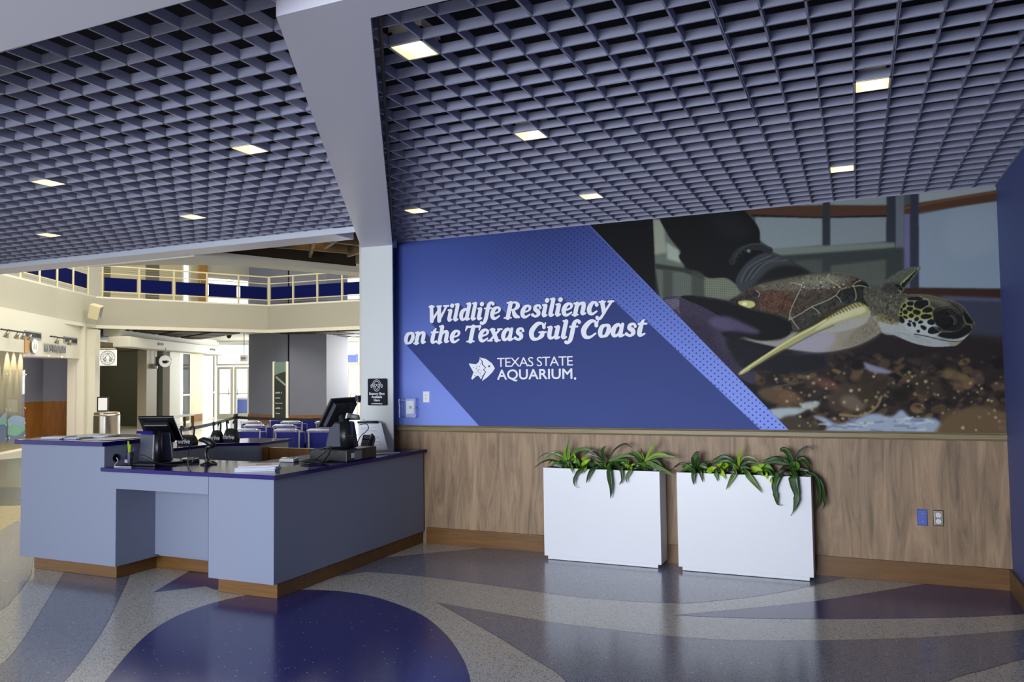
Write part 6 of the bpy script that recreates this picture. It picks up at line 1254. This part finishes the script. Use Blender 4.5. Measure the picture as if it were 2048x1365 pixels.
# upper storey behind the railing
UA, UB = (-25.0, 9.0), (-19.5, 22.5); ul = lambda px: on_line(px, UA, UB)
def useg(a, b, m_, nm, z0=ZT-.05, z1=7.6): return struct(MB().wallseg(ul(a), ul(b), z0, z1, .25), nm, m_)
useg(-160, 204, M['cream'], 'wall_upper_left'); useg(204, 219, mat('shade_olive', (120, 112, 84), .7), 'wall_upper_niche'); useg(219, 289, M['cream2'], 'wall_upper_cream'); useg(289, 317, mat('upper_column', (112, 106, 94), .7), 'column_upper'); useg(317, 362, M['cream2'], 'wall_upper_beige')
useg(362, 381, M['cream'], 'wall_upper_sill', ZT-.05, ZT+.05); window(ul(362), ul(381), ZT+.05, 5.9, 'window_10', (4.95,)); useg(381, 397, M['cream2'], 'wall_upper_pier'); useg(362, 381, M['cream'], 'wall_upper_head', 5.9, 7.6)
window(ul(397), ul(500), ZT+.05, 5.5, 'window_11', (4.75, 5.2)); useg(397, 500, M['cream'], 'wall_upper_lintel', 5.5, 7.6)
struct(MB().wallseg(lp2(UA, UB, -30), UA, ZT-.05, 7.6, .2), 'wall_upper_far_left', M['cream'])
a, b = on_line(397, (-24.6, 9.0), (-19.1, 22.5)), on_line(414, (-24.6, 9.0), (-19.1, 22.5)); t = thing('upper_door', 'tan wooden door on the upper floor behind the railing', 'door', (a[0], a[1], ZT-.05)); MB().wallseg(a, b, ZT-.05, 6.1, .05).build('door_leaf', M['door'], t); q = lp2(a, b, .1); MB().tube([(q[0], q[1]-.05, 5.1), (q[0], q[1]-.05, 5.25)], .02, 8).build('door_handle', M['steel'], t)
U2, U3 = (-19.0, 22.0), (-9.0, 22.6); window(on_line(640, U2, U3), on_line(735, U2, U3), ZT, 6.0, 'window_12', (5.0,)); struct(MB().wallseg(on_line(500, U2, U3), on_line(640, U2, U3), ZT, 7.6, .2).wallseg(on_line(640, U2, U3), U3, 6.0, 7.6, .2), 'wall_upper_right', M['cream'])
# roof of the hall
struct(MB().box(-34, -6, 8.6, -4.0, 27, 8.8), 'ceiling_hall', M['cream'])
struct(MB().box(-12, -.55, 3.45, -4.0, -.3, 8.6).box(-34, -9, 0, -33.8, 9, 8.6), 'wall_hall', M['cream'])
struct(MB().box(-4.42, .0, 0, -4.06, .15, 8.6).box(-4.42, .15, 0, -4.2, 27, 8.6), 'wall_hall_right', M['cream'])
# ring beam and its dark framed ceiling
r0, r1 = Vector((-5.99, -.54)), Vector((-5.257, 1.207)); d = (r1-r0).normalized(); n = Vector((-d.y, d.x)); e0, e1 = r0-d*.3, r1+d*3
struct(MB().prism([(-5.99, -.556), (-5.257, 1.207), (-4.62, 2.75), (-4.85, 2.85), (-5.45, 1.506), (-6.1, .06), (-6.8, -.366), (-7.49, -.556)], 2.75, 2.82), 'beam_ring', M['cream'])
struct(MB().prism([(-6.0, -.4), (-5.3, 1.21), (-5.36, 1.23), (-6.06, -.36)], 2.82, 3.5), 'beam_ring_upstand', M['bronze'])
struct(MB().prism([(-6.2, -.56), (-4.3, -.56), (-4.3, 5), (-4.9, 5)], 3.02, 3.3), 'ceiling_ring', M['bronze'])
fr = MB()
for a, b in (((-5.62, -.5), (-4.95, .55)), ((-5.1, .75), (-4.45, .35)), ((-4.85, -.45), (-4.42, .5)), ((-5.5, .6), (-4.9, -.1)), ((-5.3, 1.2), (-4.4, 1.3)), ((-4.4, -.3), (-5.0, .2)), ((-4.6, .6), (-4.7, 1.9))):
    fr.wallseg(a, b, 2.86, 3.02, .03)
struct(fr, 'trim_ring_framing', mat('brown_angle_iron', (120, 100, 72), .5))
t = thing('ceiling_lamp', 'warm lamp glowing above the dark framed ceiling beside the ring beam', 'ceiling light', (-5.15, .2, 3.0)); MB().prism([(-5.28, .02), (-4.98, .14), (-5.02, .30), (-5.32, .18)], 2.97, 3.01).build('lamp_lens', mat('dim_warm_lens', (230, 190, 120), .5, emis=(255, 205, 130), estr=1.0), t)
# hall furniture and signs
def bench(px0, px1, py, P, Q, top, leg, label, h=.42, dep=.4):
    a, b = on_line(px0, P, Q), on_line(px1, P, Q); t = thing('bench', label, 'bench', (a[0], a[1], 0), 0, 'hall benches'); q = MB().wallseg(a, b, h-.05, h, dep).build('bench_top', top, t, bevel=.008); L = math.hypot(b[0]-a[0], b[1]-a[1])
    for s in (.06, L-.10):
        for dd in (.03, dep-.09): p = out2(a, b, lp2(a, b, s), dd); MB().box(p[0]-.03, p[1]-.03, 0, p[0]+.03, p[1]+.03, h-.05).build('leg', leg, t)
bench(344, 390, 0, (-21.2, 14.6), (-22.3, 17.0), M['paper'], M['amberv'], 'light-topped wooden bench standing in front of the bright windows')
bench(231, 260, 0, (-23.5, 11.3), (-24.3, 13.0), M['redbr'], M['redbr'], 'dark red bench inside the dim cafe opening')
p = at_z(214, 880, 0); px_, py_ = -13.66, 4.72; t = thing('litter_bin', 'brushed steel cylindrical litter bin behind the raised counter', 'litter bin', (px_, py_, 0))
MB().lathe([(.235, 0), (.24, .02), (.24, .86), (.235, .90)], (px_, py_, .002), 40).build('bin_shell', M['steel'], t, smooth=True); MB().lathe([(.235, 0), (.228, .035), (.19, .05), (.10, .05), (.10, -.02)], (px_, py_, .902), 40).build('bin_lid', M['steel'], t); MB().lathe([(.243, 0), (.243, .03)], (px_, py_, .0), 40).build('bin_foot', M['black2'], t)
sl = (-20.4, 10.5), (-21.2, 11.7)
c = at_y(215.5, 716, 9.8); Rm = face_m((0, 0, 0), (.86, .50, 0)).to_3x3()
t = thing('coffee_shop_sign', 'square white hanging sign with a round grey coffee-shop emblem', 'sign', tuple(c))
c = Vector(c); u = Rm @ Vector((1, 0, 0)); nv = Rm @ Vector((0, 0, 1)); v = Vector((0, 0, 1))
MB().hexa([c+u*x+v*z+nv*y for z in (-.235, .235) for x, y in ((-.235, 0), (.235, 0), (.235, -.05), (-.235, -.05))]).build('sign_board', M['white'], t, bevel=.01)
MB().tube([c+u*-.36+v*.27-nv*.02, c+u*.2+v*.27-nv*.02], .015, 8).build('bracket', M['cream2'], t)
em = MB(); gm = mat('emblem_grey', (96, 100, 92), .5)
ringp = lambda r, z=.004: [c+u*(r*math.cos(a))+v*(r*math.sin(a))+nv*z for a in np.linspace(0, 2*math.pi, 36)]
em.tube(ringp(.20), .007, 4); em.tube(ringp(.13), .005, 4)
for s in (-1, 1):
    for k, (x0, x1) in enumerate(((.03, .065), (.045, .09), (.06, .11))): em.tube([c+u*(s*x0)+v*(.07-.02*k)+nv*.004, c+u*(s*x1)+v*(.0-.02*k)+nv*.004, c+u*(s*x0*1.2)+v*(-.05-.02*k)+nv*.004, c+u*(s*x1*.9)+v*(-.10+.0*k)+nv*.004], .006, 4, smooth=4)
em.tube([c+u*-.035+v*.10+nv*.004, c+u*-.02+v*.075+nv*.004, c+v*.12+nv*.004, c+u*.02+v*.075+nv*.004, c+u*.035+v*.10+nv*.004], .006, 4)
for k in range(14): a = math.radians(20+k*24.6); em.tube([c+u*(.15*math.cos(a))+v*(.15*math.sin(a))+nv*.004, c+u*(.183*math.cos(a))+v*(.183*math.sin(a))+nv*.004], .006, 4)
em.build('emblem', gm, t)
c = Vector(at_y(331, 723, 12.6)); t = thing('round_cup_sign', 'round white sign with a coffee cup on a dark bracket', 'sign', tuple(c)); MB().lathe([(.19, 0), (.19, .05), (.17, .055)], tuple(c), 32, R=Rm).build('disc', M['white'], t)
MB().lathe([(.198, 0), (.198, .045)], tuple(c-nv*.002), 32, R=Rm).build('rim', M['grey'], t)
q = [c+u*x+v*z+nv*.058 for x, z in ((-.09, .02), (.09, .02), (.06, -.07), (-.06, -.07))]; k = MB().hexa(q+[p_+nv*.004 for p_ in q]); k.tube([c+u*.08+v*.01+nv*.06, c+u*.125-v*.01+nv*.06, c+u*.07-v*.045+nv*.06], .009, 6, smooth=4); k.build('cup_symbol', M['ink'], t); MB().tube([c+v*.17-nv*-.02, (c.x, c.y, 2.66)], .014, 8).build('hanger', M['grey'], t)
MB().obox(c-u*.17-nv*.04, (.30, .05, .30), Rm @ Matrix.Rotation(math.radians(-90), 3, 'X')).build('bracket', M['black'], t)
p = on_line(304.5, QA, QB); q = out2(QA, QB, p, -.09); t = thing('fire_alarm', 'small grey fire alarm with conduit on the tan pier', 'alarm', (q[0], q[1], 2.1)); MB().obox((q[0], q[1], 2.08), (.16, .10, .17)).build('alarm_body', M['silver'], t, bevel=.015); MB().tube([(q[0]-.02, q[1], 2.15), (q[0]-.02, q[1], 2.62)], .012, 6).build('conduit', M['cream2'], t)
c = Vector(at_y(205.5, 809, 8.6)); t = thing('notice_stand', 'small black-framed notice on a floor stand beside the litter bin', 'notice', (c.x, c.y, 0)); MB().hexa([c+u*x+v*z+nv*y for z in (-.20, .20) for x, y in ((-.15, 0), (.15, 0), (.15, -.03), (-.15, -.03))]).build('notice_frame', M['black'], t, bevel=.006)
MB().hexa([c+u*x+v*z+nv*y for z in (-.165, .165) for x, y in ((-.115, .003), (.115, .003), (.115, 0), (-.115, 0))]).build('notice_sheet', M['paper'], t); MB().tube([(c.x, c.y, .02), (c.x, c.y, c.z-.2)], .015, 8).build('pole', M['black'], t); MB().lathe([(.16, 0), (.16, .012), (.03, .02)], (c.x, c.y, .002), 24).build('foot', M['black'], t)
# directory totem in front of the tower
c0 = at_y(561, 768, 13.2); x, y = c0.x, c0.y; t = thing('directory_totem', 'tall dark green directory totem with pale side posts in front of the grey tower', 'totem', (x, y, 0)); e = Vector((.94, .34, 0)).normalized(); nf = Vector((.34, -.94, 0)); ztop = at_y(561, 725, 13.2).z
def tq(a, b, z0, z1, d0, d1): return [Vector((x, y, 0))+e*s+nf*dd+Vector((0, 0, z)) for z in (z0, z1) for s, dd in ((a, d0), (b, d0), (b, d1), (a, d1))]
MB().hexa(tq(-.185, .185, .05, ztop, .03, -.03)).build('panel', mat('dark_green_panel', (32, 40, 36), .25), t)
for s in (-1, 1): MB().hexa(tq(s*.21-.025, s*.21+.025, 0, ztop+.02, .045, -.045)).build('side_post', M['cream'], t)
b = MB(); P5 = [(-.185, ztop), (.185, ztop), (.185, ztop-.30), (.08, ztop-.31), (-.06, ztop-.36), (-.185, ztop-.42)]; b.quad([Vector((x, y, 0))+e*s+nf*.0315+Vector((0, 0, z)) for s, z in P5]); b.build('picture_field', mat('sage_green', (90, 112, 100), .5), t)
b = MB()
for i in range(9): s = -.14+.035*i; z = ztop-.5-.03*i; b.hexa([Vector((x, y, 0))+e*(s+a_)+nf*dd+Vector((0, 0, z+zz_)) for zz_ in (0, .06) for a_, dd in ((0, .0318), (.05, .0318), (.05, .0338), (0, .0338))])
b.build('floor_map', mat('pale_map', (128, 140, 128), .6), t)
for i, s in enumerate(('LEVEL 2', 'Exhibits', 'Restrooms', 'LEVEL 1', 'Tickets', 'Exit')): text_mesh(s, .062 if 'LEV' in s else .05, face_m(Vector((x, y, ztop-.95-.16*i))+nf*.0335-e*.15, e), 'directory_lettering', M['paper'], t, align='LEFT')
c = Vector(at_y(488, 717, 14.5)); t = thing('hanging_sign', 'small pale hanging sign beside the tower above the exit doors', 'sign', tuple(c)); MB().obox(c, (.32, .06, .22)).build('sign_box', M['cream'], t, bevel=.03); MB().tube([c+Vector((0, 0, .1)), (c.x, c.y, ZB+.11)], .012, 6).build('hanger', M['grey'], t); MB().obox(c+Vector((0, -.033, 0)), (.2, .006, .08)).build('sign_panel', M['grey'], t)
c = Vector(at_y(458, 671, 15.2)); t = thing('dome_camera', 'black dome camera under the balcony edge', 'camera', tuple(c)); MB().lathe([(.0, -.11), (.05, -.10), (.08, -.05), (.085, 0)], (c.x, c.y, ZB-.0), 16).build('dome', M['black'], t, smooth=True); MB().lathe([(.10, 0), (.10, .03)], (c.x, c.y, ZB-.0), 16).build('mount', M['grey'], t)

def fill_point(nm, loc, e, col, r=.15):
    l = bpy.data.lights.new(nm, 'POINT'); l.energy = e; l.color = col; l.shadow_soft_size = r; o = bpy.data.objects.new(nm, l); COL.objects.link(o); o.location = loc
fill_point('alcove_fill', (*o2(2.4, .9), 2.0), 30, (1, .9, .8)); fill_point('cafe_fill', (-24.5, 11.0, 2.4), 60, (1, .85, .6))  # unseen point lights added to lift the dark alcove and cafe
for i, (x, y) in enumerate(((-24.2, 12.2), (-25.2, 11.3))):
    t = thing('cafe_downlight', ['tiny lit downlight in the dim cafe ceiling, nearer the pier', 'tiny lit downlight deeper in the dim cafe ceiling'][i], 'ceiling light', (x, y, 2.6)); MB().lathe([(.07, 0), (.07, .01)], (x, y, 2.605), 16).build('lens', M['warm'], t)
